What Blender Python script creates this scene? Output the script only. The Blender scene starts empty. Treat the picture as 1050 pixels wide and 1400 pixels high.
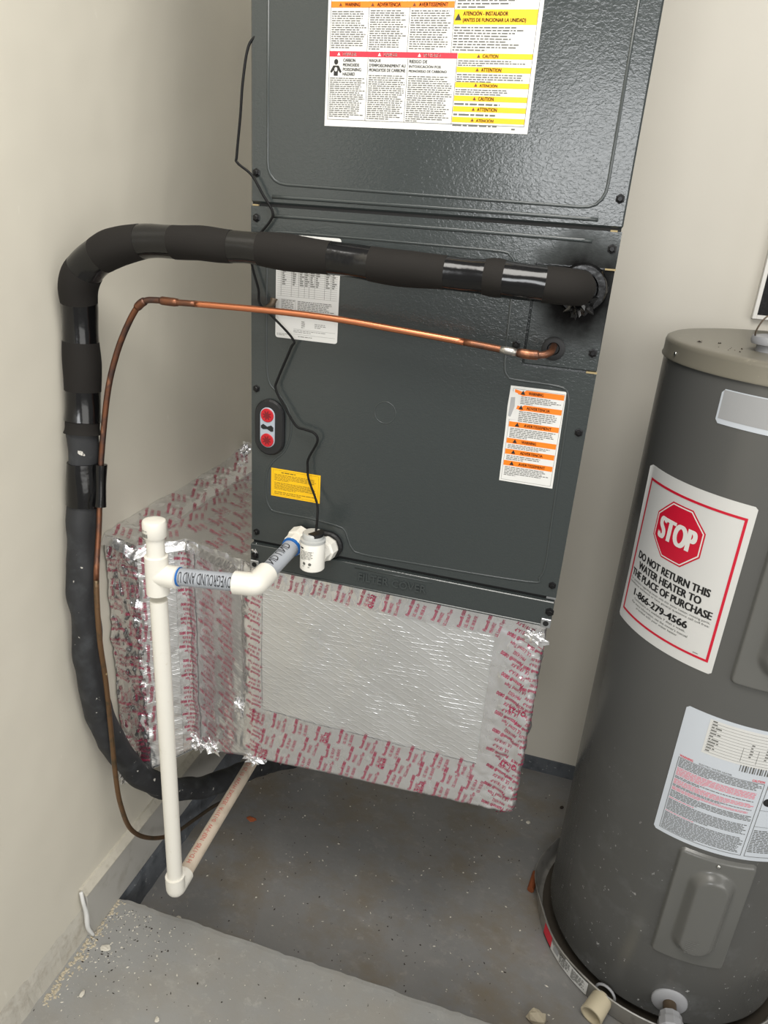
import bpy, math, random
from mathutils import Vector, Matrix, noise
from math import sin, cos, pi, radians, sqrt, atan2, hypot

ZO = 0.53            # all heights below are measured from the sheet-metal datum; the pit floor is at -0.53
S = bpy.context.scene
COL = S.collection
random.seed(7)

# ------------------------------------------------------------------ camera
cam = bpy.data.cameras.new('camera')
cam.sensor_fit = 'HORIZONTAL'
cam.sensor_width = 36.0
cam.lens = 977.237 / 1050.0 * 36.0
cam.clip_start = 0.02
co = bpy.data.objects.new('camera', cam)
COL.objects.link(co)
rot = Matrix(((0.9566797, -0.16783919, 0.23789485),
              (0.28317863, 0.34661774, -0.89424046),
              (0.06763002, 0.92286843, 0.37913063)))
co.matrix_world = Matrix.Translation((0.51869, -1.05291, 1.03814 + ZO)) @ rot.to_4x4()
S.camera = co

# ------------------------------------------------------------------ world and daylight
w = bpy.data.worlds.new('garage_air')
S.world = w
w.use_nodes = True
bg = w.node_tree.nodes['Background']
bg.inputs['Color'].default_value = (1.0, 0.98, 0.94, 1)
bg.inputs['Strength'].default_value = 0.45


def area(name, loc, target, sx, sy, power, col):
    l = bpy.data.lights.new(name, 'AREA')
    l.shape = 'RECTANGLE'
    l.size = sx
    l.size_y = sy
    l.energy = power
    l.color = col
    o = bpy.data.objects.new(name, l)
    o.location = (loc[0], loc[1], loc[2] + ZO)
    d = Vector(target) - Vector(loc)
    o.rotation_euler = d.to_track_quat('-Z', 'Y').to_euler()
    COL.objects.link(o)
    return o


# daylight through the open garage door to the right behind the camera, a dimmer window behind, and the ceiling shop light
area('garage_door_daylight', (3.1, -2.7, 1.25), (0.0, 0.0, 0.45), 3.0, 2.2, 74, (1.0, 0.985, 0.95))
area('side_window_daylight', (0.42, -3.4, 1.38), (0.3, 0.0, 0.6), 1.0, 0.8, 34, (0.97, 0.985, 1.0))
area('ceiling_shop_light', (0.45, -0.95, 2.2), (0.0, 0.0, 0.7), 1.2, 0.8, 41, (1.0, 0.965, 0.91))

vs = S.view_settings
vs.view_transform = 'Standard'
vs.look = 'None'
vs.exposure = -0.28
vs.gamma = 1.0
vs.use_curve_mapping = False


# ------------------------------------------------------------------ materials
def lin(c):
    r = []
    for v in c:
        v = v / 255.0
        r.append(v / 12.92 if v <= 0.04045 else ((v + 0.055) / 1.055) ** 2.4)
    return tuple(r) + (1.0,)


class M:
    """small node-material builder"""

    def __init__(s, name, col, rough=0.5, metal=0.0, spec=0.5):
        s.m = bpy.data.materials.new(name)
        s.m.use_nodes = True
        s.nt = s.m.node_tree
        s.b = s.nt.nodes['Principled BSDF']
        s.b.inputs['Base Color'].default_value = lin(col)
        s.b.inputs['Roughness'].default_value = rough
        s.b.inputs['Metallic'].default_value = metal
        s.b.inputs['Specular IOR Level'].default_value = spec
        s.colsock = None
        s.basecol = lin(col)
        s.tc = None
        s.h = None

    def n(s, t, **kw):
        nd = s.nt.nodes.new(t)
        for k, v in kw.items():
            if k in nd.inputs:
                nd.inputs[k].default_value = v
            else:
                setattr(nd, k, v)
        return nd

    def l(s, a, b):
        s.nt.links.new(a, b)

    def coord(s, scale=(1, 1, 1), rot=(0, 0, 0)):
        if s.tc is None:
            s.tc = s.n('ShaderNodeTexCoord')
        mp = s.n('ShaderNodeMapping')
        mp.inputs['Scale'].default_value = scale
        mp.inputs['Rotation'].default_value = rot
        s.l(s.tc.outputs['Object'], mp.inputs['Vector'])
        return mp.outputs['Vector']

    def noise(s, scale, detail=3, rough=0.55, vec=None, dist=0.0):
        nd = s.n('ShaderNodeTexNoise')
        nd.inputs['Scale'].default_value = scale
        nd.inputs['Detail'].default_value = detail
        nd.inputs['Roughness'].default_value = rough
        nd.inputs['Distortion'].default_value = dist
        s.l(vec or s.coord(), nd.inputs['Vector'])
        return nd.outputs['Fac']

    def voro(s, scale, vec=None, feature='F1'):
        nd = s.n('ShaderNodeTexVoronoi')
        nd.feature = feature
        nd.inputs['Scale'].default_value = scale
        s.l(vec or s.coord(), nd.inputs['Vector'])
        return nd.outputs['Distance']

    def ramp(s, fac, a, b):
        r = s.n('ShaderNodeMapRange')
        r.inputs['From Min'].default_value = a
        r.inputs['From Max'].default_value = b
        s.l(fac, r.inputs['Value'])
        return r.outputs['Result']

    def math(s, op, a, b):
        nd = s.n('ShaderNodeMath', operation=op)
        for i, v in enumerate((a, b)):
            if isinstance(v, (int, float)):
                nd.inputs[i].default_value = v
            else:
                s.l(v, nd.inputs[i])
        return nd.outputs[0]

    def mix(s, fac, col, amount=1.0):
        nd = s.n('ShaderNodeMix', data_type='RGBA')
        if amount != 1.0:
            fac = s.math('MULTIPLY', fac, amount)
        s.l(fac, nd.inputs[0])
        if s.colsock is None:
            nd.inputs[6].default_value = s.basecol
        else:
            s.l(s.colsock, nd.inputs[6])
        nd.inputs[7].default_value = lin(col)
        s.colsock = nd.outputs[2]
        s.l(s.colsock, s.b.inputs['Base Color'])
        return s

    def bump(s, h, strength=0.3, dist=0.001):
        nd = s.n('ShaderNodeBump')
        nd.inputs['Strength'].default_value = strength
        nd.inputs['Distance'].default_value = dist
        s.l(h, nd.inputs['Height'])
        if s.h is not None:
            s.l(s.h, nd.inputs['Normal'])
        s.h = nd.outputs['Normal']
        s.l(s.h, s.b.inputs['Normal'])
        return s

    def rough(s, fac, a, b):
        r = s.n('ShaderNodeMapRange')
        r.inputs['To Min'].default_value = a
        r.inputs['To Max'].default_value = b
        s.l(fac, r.inputs['Value'])
        s.l(r.outputs['Result'], s.b.inputs['Roughness'])
        return s


def plain(name, col, rough=0.5, metal=0.0, spec=0.5):
    return M(name, col, rough, metal, spec).m


W0 = 0.533
# painted drywall
k = M('wall_paint', (214, 209, 195), 0.42, 0, 0.35)
k.mix(k.ramp(k.noise(2.2, 4), 0.45, 0.75), (204, 199, 186), 0.5)
k.mix(k.ramp(k.noise(38, 2, 0.5, k.coord((1, 1, .35))), 0.74, 0.79), (226, 222, 210), 0.5)
k.bump(k.noise(5, 2), 0.35, 0.012).bump(k.noise(240, 2), 0.12, 0.0006)
MAT_WALL = k.m
k = M('wall_paint_back', (214, 209, 197), 0.45, 0, 0.3)
k.mix(k.ramp(k.noise(1.8, 4), 0.4, 0.75), (205, 200, 188), 0.5)
k.bump(k.noise(4, 2), 0.3, 0.01).bump(k.noise(240, 2), 0.12, 0.0006)
MAT_WALLB = k.m
k = M('baseboard_paint', (176, 174, 168), 0.5)
k.mix(k.ramp(k.noise(24, 4), 0.55, 0.75), (150, 146, 136), 0.6)
MAT_BASE = k.m
k = M('bare_board_edge', (192, 187, 173), 0.8)
k.mix(k.ramp(k.noise(60, 4), 0.5, 0.7), (166, 160, 146), 0.6)
k.bump(k.noise(120, 3), 0.5, 0.001)
MAT_EDGE = k.m
k = M('blue_grey_floor_paint', (92, 96, 101), 0.6)
k.mix(k.ramp(k.noise(26, 4), 0.5, 0.7), (58, 64, 70), 0.8)
k.mix(k.ramp(k.noise(90, 3), 0.66, 0.72), (170, 172, 172), 0.6)
k.bump(k.noise(70, 4), 0.5, 0.002)
MAT_BAND = k.m
k = M('wall_foot_paint', (196, 192, 181), 0.6)
k.mix(k.ramp(k.noise(34, 5, 0.65), 0.5, 0.68), (166, 158, 144), 0.7)
k.bump(k.noise(60, 4), 0.5, 0.002)
MAT_FOOT = k.m


def concrete(name, base, dark, warm, light, warm_amt, gloss):
    k = M(name, base, gloss, 0, 0.4)
    k.mix(k.ramp(k.noise(3.2, 5, 0.6), 0.42, 0.68), dark, 0.55)
    k.mix(k.ramp(k.noise(4.5, 6, 0.65, k.coord((1, 1.3, 1), (0, 0, 0.6))), 0.46, 0.66), warm, warm_amt)
    k.mix(k.ramp(k.noise(11, 7, 0.75, k.coord((1, 1.6, 1), (0, 0, 0.4))), 0.54, 0.74), light, 0.4)
    k.mix(k.ramp(k.noise(36, 5, 0.7), 0.60, 0.72), light, 0.45)
    k.mix(k.ramp(k.noise(150, 3, 0.6), 0.69, 0.74), light, 0.7)
    k.mix(k.ramp(k.noise(85, 3, 0.6, k.coord((1, 1, 1), (0.3, 0.7, 0))), 0.70, 0.75), (50, 44, 38), 0.8)
    k.bump(k.noise(18, 5), 0.25, 0.004).bump(k.noise(190, 3), 0.3, 0.0008)
    k.rough(k.noise(9, 3), gloss - .12, gloss + .2)
    return k.m


MAT_PIT = concrete('pit_concrete', (128, 127, 125), (104, 106, 108), (119, 108, 90), (160, 156, 149), 0.75, 0.38)
MAT_SLAB = concrete('slab_concrete', (150, 150, 147), (130, 131, 130), (144, 137, 124), (178, 176, 170), 0.4, 0.45)

# cabinet enamel with orange peel
k = M('charcoal_enamel', (52, 57, 57), 0.2, 0, 0.55)
k.bump(k.noise(3.5, 2), 0.3, 0.006).bump(k.noise(190, 2, 0.5, k.coord((1, 1, 1.5)), 0.8), 0.22, 0.0013)
k.rough(k.noise(6, 2), 0.13, 0.24)
MAT_CAB = k.m
k = M('charcoal_enamel_scorched', (52, 57, 57), 0.34, 0, 0.45)
geo_v = k.coord()
gv = k.n('ShaderNodeVectorMath', operation='DISTANCE')
k.l(geo_v, gv.inputs[0])
gv.inputs[1].default_value = (0.494 - W0 / 2, -0.27, 0.962 - 0.494)
sc = k.math('ADD', gv.outputs['Value'], k.math('MULTIPLY', k.noise(26, 4), 0.05))
r = k.n('ShaderNodeMapRange')
r.inputs['From Min'].default_value = 0.062
r.inputs['From Max'].default_value = 0.112
r.inputs['To Min'].default_value = 1.0
r.inputs['To Max'].default_value = 0.0
k.l(sc, r.inputs['Value'])
k.mix(r.outputs['Result'], (9, 8, 8), 0.97)
SCF = r.outputs['Result']
k.bump(k.noise(190, 2, 0.5, k.coord((1, 1, 1.5)), 0.8), 0.22, 0.0013)
k.rough(SCF, 0.2, 0.8)
k.l(k.math('SUBTRACT', 0.55, k.math('MULTIPLY', SCF, 0.45)), k.b.inputs['Specular IOR Level'])
MAT_SCORCH = k.m
MAT_BEAD = plain('charcoal_enamel_bead', (56, 61, 61), 0.22)
MAT_GAP = plain('dark_gap', (8, 9, 10), 0.8)
MAT_SCREW = plain('black_screw', (22, 22, 23), 0.35, 0.5)
MAT_GASKET = plain('yellow_gasket', (150, 134, 98), 0.8)
MAT_RUBBER = plain('black_rubber', (17, 18, 20), 0.55)
MAT_PORTGREY = plain('port_plate_grey', (158, 166, 176), 0.45)
MAT_RED = plain('red_plug', (176, 18, 32), 0.4)
MAT_REDDARK = plain('red_plug_recess', (112, 8, 18), 0.5)
MAT_WIRE = plain('wire_black', (8, 8, 9), 0.6, 0, 0.25)
MAT_WHITEPAPER = plain('label_white', (210, 210, 207), 0.4)
MAT_GREYPAPER = plain('label_light_grey', (196, 202, 209), 0.35)
MAT_ORANGE = plain('ink_orange', (236, 120, 8), 0.45)
MAT_YELLOW = plain('ink_yellow', (234, 182, 6), 0.45)
MAT_INKRED = plain('ink_red', (216, 38, 58), 0.45)
MAT_STOPRED = plain('ink_stop_red', (200, 20, 50), 0.45)
MAT_INK = plain('ink_black', (24, 24, 24), 0.5)
MAT_INKGREY = plain('ink_grey', (92, 92, 88), 0.5)
MAT_INKFINE = plain('ink_fine', (128, 128, 124), 0.5)
MAT_INKPINK = plain('ink_pink', (226, 120, 136), 0.5)
MAT_INKBROWN = plain('ink_brown', (104, 52, 8), 0.5)
MAT_INKYEL = plain('ink_on_yellow', (120, 104, 16), 0.5)
MAT_WHITEINK = plain('ink_white', (228, 226, 221), 0.45)
MAT_SILVERINK = plain('ink_silver_grey', (158, 159, 160), 0.5)

# pipe and hose
k = M('pvc_white', (226, 223, 213), 0.32)
k.mix(k.ramp(k.noise(45, 4), 0.64, 0.72), (205, 197, 178), 0.5)
MAT_PVC = k.m
k = M('pvc_aged', (206, 192, 174), 0.5)
k.mix(k.ramp(k.noise(30, 4), 0.5, 0.7), (176, 160, 142), 0.6)
MAT_PVCOLD = k.m
MAT_PVCGREY = plain('pvc_grey', (160, 165, 172), 0.35)
MAT_BLUE = plain('pvc_glue_blue', (20, 96, 170), 0.4)
MAT_PRINTRED = plain('pipe_print_red', (196, 92, 84), 0.6)
MAT_PRINTBLK = plain('pipe_print_black', (40, 40, 44), 0.6)
k = M('foam_black', (31, 29, 27), 0.8, 0, 0.2)
k.bump(k.noise(300, 2), 0.2, 0.0006)
MAT_FOAM = k.m
k = M('foam_old', (40, 41, 43), 0.62, 0, 0.4)
k.mix(k.ramp(k.noise(22, 5), 0.5, 0.72), (66, 69, 72), 0.7)
k.mix(k.ramp(k.noise(60, 3), 0.685, 0.72), (205, 202, 194), 0.9)
k.bump(k.noise(45, 4), 0.4, 0.002)
MAT_FOAMOLD = k.m
k = M('vinyl_tape', (11, 11, 12), 0.16)
k.bump(k.noise(28, 3), 0.4, 0.002)
MAT_VINYL = k.m
k = M('copper_new', (206, 132, 96), 0.34, 1.0)
MAT_COPPER = k.m
k = M('copper_oxidised', (126, 84, 62), 0.42, 0.85)
k.mix(k.ramp(k.noise(26, 4), 0.45, 0.62), (72, 66, 66), 0.8)
k.mix(k.ramp(k.noise(40, 3, 0.5, k.coord((1, 1, .4))), 0.6, 0.7), (190, 134, 100), 0.8)
MAT_COPPEROX = k.m
k = M('copper_weathered', (122, 94, 68), 0.45, 0.75)
k.mix(k.ramp(k.noise(40, 4), 0.5, 0.65), (90, 80, 62), 0.8)
k.mix(k.ramp(k.noise(70, 2), 0.72, 0.76), (226, 210, 160), 0.8)
MAT_COPPERW = k.m
MAT_SOLDER = plain('silver_solder', (168, 164, 158), 0.35, 0.9)
k = M('coil_copper_dark', (96, 84, 70), 0.5, 0.7)
MAT_COPPERDK = k.m

# foil
k = M('duct_board_foil', (230, 231, 231), 0.3, 0.85, 0.5)
v1 = k.coord((1, 1, 1))
wv = k.n('ShaderNodeTexWave', wave_type='BANDS', bands_direction='Z', wave_profile='SIN')
wv.inputs['Scale'].default_value = 34
wv.inputs['Distortion'].default_value = 0.7
wv.inputs['Detail'].default_value = 2
wv.inputs['Detail Scale'].default_value = 4
k.l(k.coord((1, 1, 1), (0, 0.05, 0)), wv.inputs['Vector'])
wv2 = k.n('ShaderNodeTexWave', wave_type='BANDS', bands_direction='DIAGONAL', wave_profile='SIN')
wv2.inputs['Scale'].default_value = 30
wv2.inputs['Distortion'].default_value = 0.6
k.l(k.coord((0.7, 0.7, 1.5)), wv2.inputs['Vector'])
hh = k.math('ADD', k.math('MULTIPLY', k.ramp(wv.outputs['Fac'], 0.9, 1.0), k.ramp(k.noise(30, 3), 0.35, 0.65)), k.math('MULTIPLY', k.ramp(wv2.outputs['Fac'], 0.86, 1.0), 0.6))
k.bump(k.noise(16, 4, 0.6), 0.35, 0.006).bump(hh, 0.5, 0.0008).bump(k.noise(120, 3, 0.6), 0.12, 0.001)
k.rough(k.noise(12, 3), 0.22, 0.38)
MAT_FOIL = k.m
k = M('foil_tape', (232, 232, 233), 0.24, 0.92, 0.5)
k.bump(k.noise(20, 3, 0.6), 0.3, 0.004).bump(k.voro(70, k.coord((1, 1, .7)), 'DISTANCE_TO_EDGE'), 0.5, 0.002)
k.rough(k.noise(20, 3), 0.16, 0.36)
MAT_TAPE = k.m
k = M('foil_crumpled', (234, 234, 235), 0.2, 0.95, 0.5)
k.bump(k.noise(55, 4, 0.7), 0.6, 0.004)
MAT_CRUMPLE = k.m
MAT_CRIMSON = plain('crimson_print', (152, 16, 66), 0.5)

# water heater
k = M('heater_enamel', (90, 90, 88), 0.27, 0, 0.5)
zc = k.n('ShaderNodeSeparateXYZ')
k.l(k.coord(), zc.inputs[0])
low = k.n('ShaderNodeMapRange')
low.inputs['From Min'].default_value = 0.62
low.inputs['From Max'].default_value = 0.0
k.l(zc.outputs['Z'], low.inputs['Value'])
sp = k.ramp(k.noise(80, 3, 0.6), 0.685, 0.72)
k.mix(k.math('MULTIPLY', sp, low.outputs['Result']), (206, 206, 204), 0.9)
k.mix(k.math('MULTIPLY', k.ramp(k.noise(14, 5, 0.65), 0.52, 0.78), low.outputs['Result']), (124, 126, 126), 0.55)
k.bump(k.noise(6, 2), 0.2, 0.004)
MAT_HEAT = k.m
k = M('heater_lid', (118, 114, 102), 0.36)
k.mix(k.ramp(k.noise(60, 4), 0.66, 0.72), (150, 145, 130), 0.6)
MAT_LID = k.m
MAT_ACCESS = plain('access_cover_grey', (98, 98, 95), 0.24)
MAT_VALVE = plain('valve_plastic_grey', (150, 151, 154), 0.4)
MAT_CHROME = plain('bright_screw', (210, 210, 205), 0.2, 1.0)
MAT_BRASSDK = plain('nipple_brown', (92, 78, 62), 0.4, 0.5)
k = M('pan_aluminium', (192, 190, 184), 0.4, 0.7)
k.mix(k.ramp(k.noise(18, 4), 0.5, 0.7), (104, 100, 94), 0.7)
MAT_PAN = k.m
k = M('pan_floor_brown', (66, 60, 52), 0.6, 0.2)  # dark brown inside of the pan, darker than its rim
MAT_PANIN = k.m
MAT_CREAM = plain('pvc_cream', (200, 189, 162), 0.5)
MAT_RUST = plain('rusty_copper', (150, 84, 50), 0.6, 0.4)
MAT_STONE = plain('cream_stone', (186, 176, 154), 0.85)
MAT_CHIP = plain('white_chip', (206, 201, 188), 0.8)
MAT_CHIPDK = plain('dark_chip', (46, 38, 32), 0.8)
MAT_LEAF = plain('orange_leaf', (176, 96, 58), 0.8)
MAT_CAULK = plain('white_caulk', (214, 214, 211), 0.5)
MAT_BLACKBOARD = M('black_felt', (26, 26, 28), 0.9)
MAT_BLACKBOARD.mix(MAT_BLACKBOARD.ramp(MAT_BLACKBOARD.noise(120, 3), 0.5, 0.7), (52, 52, 54), 0.6)
MAT_BLACKBOARD = MAT_BLACKBOARD.m
MAT_WHITETRIM = plain('white_trim', (232, 230, 224), 0.5)
MAT_FLOATTOP = plain('float_cap_grey', (176, 178, 176), 0.25)
MAT_FLOATWHITE = plain('float_white', (224, 222, 214), 0.35)
MAT_STEEL = plain('zinc_bracket', (176, 178, 180), 0.35, 0.9)


# ------------------------------------------------------------------ geometry helpers
def root_of(p):
    while p.parent:
        p = p.parent
    return p


def obj(name, vf, mat, parent=None, smooth=False, kind=None, flat_ang=None):
    verts, faces = vf
    off = Vector((0, 0, -ZO))
    if parent is not None:
        off = Vector(root_of(parent).location)
        off.z -= ZO
    me = bpy.data.meshes.new(name)
    me.from_pydata([(v[0] - off[0], v[1] - off[1], v[2] - off[2]) for v in verts], [], faces)
    mats = mat if isinstance(mat, (list, tuple)) else [mat]
    for m in mats:
        me.materials.append(m)
    me.validate()
    if smooth:
        me.polygons.foreach_set('use_smooth', [True] * len(me.polygons))
        if flat_ang:
            try:
                me.set_sharp_from_angle(angle=radians(flat_ang))
            except Exception:
                pass
    me.update()
    o = bpy.data.objects.new(name, me)
    COL.objects.link(o)
    if parent is not None:
        o.parent = parent
    if kind:
        o['kind'] = kind
    return o


def thing(name, label, cat, loc, group=None):
    o = bpy.data.objects.new(name, None)
    o.empty_display_size = 0.05
    o.location = (loc[0], loc[1], loc[2] + ZO)
    COL.objects.link(o)
    o['label'] = label
    o['category'] = cat
    if group:
        o['group'] = group
    return o


def tag(o, label, cat, group=None):
    o['label'] = label
    o['category'] = cat
    if group:
        o['group'] = group
    return o


def join(*parts):
    V, F = [], []
    for v, f in parts:
        n = len(V)
        V += list(v)
        F += [tuple(i + n for i in q) for q in f]
    return V, F


def box(x0, x1, y0, y1, z0, z1, bev=0.0):
    if bev <= 0:
        v = [(x, y, z) for x in (x0, x1) for y in (y0, y1) for z in (z0, z1)]
        f = [(0, 1, 3, 2), (4, 6, 7, 5), (0, 4, 5, 1), (2, 3, 7, 6), (0, 2, 6, 4), (1, 5, 7, 3)]
        return v, f
    b = bev
    v = []
    idx = {}
    xs, ys, zs = (x0, x1), (y0, y1), (z0, z1)
    s = (1, -1)
    for i in (0, 1):
        for j in (0, 1):
            for q in (0, 1):
                for a in range(3):
                    p = [xs[i] + s[i] * b, ys[j] + s[j] * b, zs[q] + s[q] * b]
                    p[a] = (xs[i], ys[j], zs[q])[a]
                    idx[(i, j, q, a)] = len(v)
                    v.append(tuple(p))
    f = []
    for i in (0, 1):
        f.append(tuple(idx[(i, j, q, 0)] for j, q in ((0, 0), (1, 0), (1, 1), (0, 1))))
        f.append(tuple(idx[(j, i, q, 1)] for j, q in ((0, 0), (1, 0), (1, 1), (0, 1))))
        f.append(tuple(idx[(j, q, i, 2)] for j, q in ((0, 0), (1, 0), (1, 1), (0, 1))))
    for j in (0, 1):
        for q in (0, 1):
            f.append((idx[(0, j, q, 1)], idx[(1, j, q, 1)], idx[(1, j, q, 2)], idx[(0, j, q, 2)]))
            f.append((idx[(j, 0, q, 0)], idx[(j, 1, q, 0)], idx[(j, 1, q, 2)], idx[(j, 0, q, 2)]))
            f.append((idx[(j, q, 0, 0)], idx[(j, q, 1, 0)], idx[(j, q, 1, 1)], idx[(j, q, 0, 1)]))
    for i in (0, 1):
        for j in (0, 1):
            for q in (0, 1):
                f.append(tuple(idx[(i, j, q, a)] for a in range(3)))
    return v, f


def catmull(pts, n=8, closed=False):
    P = [Vector(p) for p in pts]
    out = []
    N = len(P)
    rng = N if closed else N - 1
    for i in range(rng):
        if closed:
            p0, p1, p2, p3 = P[(i - 1) % N], P[i], P[(i + 1) % N], P[(i + 2) % N]
        else:
            p1, p2 = P[i], P[i + 1]
            p0 = P[i - 1] if i else p1 * 2 - p2
            p3 = P[i + 2] if i + 2 < N else p2 * 2 - p1
        for k_ in range(n):
            t = k_ / n
            out.append(0.5 * ((2 * p1) + (p2 - p0) * t + (2 * p0 - 5 * p1 + 4 * p2 - p3) * t * t
                              + (3 * p1 - p0 - 3 * p2 + p3) * t ** 3))
    if not closed:
        out.append(P[-1])
    return out


def tube(path, rad, seg=12, caps=True, closed=False, squash=None, wob=None):
    """tube along path; rad a number or a list"""
    P = [Vector(p) for p in path]
    N = len(P)
    T = []
    for i in range(N):
        if closed:
            d = P[(i + 1) % N] - P[(i - 1) % N]
        else:
            d = P[min(i + 1, N - 1)] - P[max(i - 1, 0)]
        T.append(d.normalized())
    up = Vector((0, 0, 1)) if abs(T[0].z) < 0.9 else Vector((0, 1, 0))
    nrm = (up - T[0] * up.dot(T[0])).normalized()
    V, F = [], []
    for i in range(N):
        nrm = (nrm - T[i] * nrm.dot(T[i])).normalized()
        bn = T[i].cross(nrm)
        r = rad[i] if isinstance(rad, (list, tuple)) else rad
        for j in range(seg):
            a = 2 * pi * j / seg
            rr = r
            if wob:
                rr = r + wob * noise.noise((P[i] + (nrm * cos(a) + bn * sin(a)) * 0.05) * 18)
            p = P[i] + (nrm * cos(a) + bn * sin(a)) * rr
            if squash:
                p = squash(p)
            V.append(tuple(p))
    rings = N if closed else N - 1
    for i in range(rings):
        a0, b0 = i * seg, ((i + 1) % N) * seg
        for j in range(seg):
            F.append((a0 + j, a0 + (j + 1) % seg, b0 + (j + 1) % seg, b0 + j))
    if caps and not closed:
        F.append(tuple(reversed(range(seg))))
        F.append(tuple((N - 1) * seg + j for j in range(seg)))
    return V, F


def lathe(origin, axis, prof, seg=32, caps=True):
    """prof: list of (distance along axis, radius)"""
    ax = Vector(axis).normalized()
    up = Vector((0, 0, 1)) if abs(ax.z) < 0.9 else Vector((1, 0, 0))
    u = (up - ax * up.dot(ax)).normalized()
    v = ax.cross(u)
    o = Vector(origin)
    V, F = [], []
    for h, r in prof:
        for j in range(seg):
            a = 2 * pi * j / seg
            V.append(tuple(o + ax * h + (u * cos(a) + v * sin(a)) * r))
    for i in range(len(prof) - 1):
        for j in range(seg):
            F.append((i * seg + j, i * seg + (j + 1) % seg, (i + 1) * seg + (j + 1) % seg, (i + 1) * seg + j))
    if caps:
        F.append(tuple(reversed(range(seg))))
        F.append(tuple((len(prof) - 1) * seg + j for j in range(seg)))
    return V, F


def plate(outline, y0, y1, bev=0.0):
    """prism of an outline in the x-z plane from y0 (front) to y1 (back)"""
    n = len(outline)
    cx = sum(p[0] for p in outline) / n
    cz = sum(p[1] for p in outline) / n
    V, F = [], []
    rings = [(y1, 0.0), (y0 + bev, 0.0)] + ([(y0, bev)] if bev else [])
    for y, ins in rings:
        for x, z in outline:
            d = hypot(x - cx, z - cz) or 1
            V.append((x - (x - cx) / d * ins, y, z - (z - cz) / d * ins))
    for i in range(len(rings) - 1):
        for j in range(n):
            F.append((i * n + j, i * n + (j + 1) % n, (i + 1) * n + (j + 1) % n, (i + 1) * n + j))
    F.append(tuple(range(n)))
    F.append(tuple((len(rings) - 1) * n + j for j in range(n)))
    return V, F


def stadium(cx, cz, w, h, n=10):
    """upright (h>w) or lying stadium outline"""
    out = []
    if h >= w:
        r = w / 2
        for k_ in range(n + 1):
            a = pi * k_ / n
            out.append((cx + r * cos(a), cz + h / 2 - r + r * sin(a)))
        for k_ in range(n + 1):
            a = pi + pi * k_ / n
            out.append((cx + r * cos(a), cz - h / 2 + r + r * sin(a)))
    else:
        r = h / 2
        for k_ in range(n + 1):
            a = -pi / 2 + pi * k_ / n
            out.append((cx + w / 2 - r + r * cos(a), cz + r * sin(a)))
        for k_ in range(n + 1):
            a = pi / 2 + pi * k_ / n
            out.append((cx - w / 2 + r + r * cos(a), cz + r * sin(a)))
    return out


def rrect(x0, x1, z0, z1, r, n=5):
    out = []
    for cx, cz, a0 in ((x1 - r, z1 - r, 0), (x0 + r, z1 - r, 90), (x0 + r, z0 + r, 180), (x1 - r, z0 + r, 270)):
        for k_ in range(n + 1):
            a = radians(a0 + 90 * k_ / n)
            out.append((cx + r * cos(a), cz + r * sin(a)))
    return out


# ------------------------------------------------------------------ lettering
_tc = {}


def glyphs(s, bold=0.0, res=2):
    key = (s, bold, res)
    if key in _tc:
        return _tc[key]
    cu = bpy.data.curves.new('lettering', 'FONT')
    cu.body = s
    cu.size = 1.0
    cu.resolution_u = res
    cu.offset = bold
    cu.align_x = 'LEFT'
    ob = bpy.data.objects.new('lettering', cu)
    me = bpy.data.meshes.new_from_object(ob)
    v = [(p.co.x, p.co.y) for p in me.vertices]
    f = [tuple(q.vertices) for q in me.polygons]
    bpy.data.meshes.remove(me)
    bpy.data.objects.remove(ob)
    bpy.data.curves.remove(cu)
    if v:
        x0, x1 = min(p[0] for p in v), max(p[0] for p in v)
        y0, y1 = min(p[1] for p in v), max(p[1] for p in v)
    else:
        x0 = x1 = y0 = y1 = 0
    _tc[key] = (v, f, x0, x1, y0, y1)
    return _tc[key]


def refine(v, f, maxlen):
    """split long edges of flat lettering so that it can bend round a pipe"""
    import bmesh
    bm = bmesh.new()
    vs_ = [bm.verts.new((p[0], p[1], 0)) for p in v]
    for q in f:
        try:
            bm.faces.new([vs_[i] for i in q])
        except ValueError:
            pass
    bmesh.ops.triangulate(bm, faces=bm.faces[:])
    for _ in range(5):
        le = [e for e in bm.edges if e.calc_length() > maxlen]
        if not le:
            break
        bmesh.ops.subdivide_edges(bm, edges=le, cuts=1)
        bmesh.ops.triangulate(bm, faces=bm.faces[:])
    bm.verts.index_update()
    V = [(p.co.x, p.co.y) for p in bm.verts]
    F = [tuple(p.index for p in q.verts) for q in bm.faces]
    bm.free()
    return V, F


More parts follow.
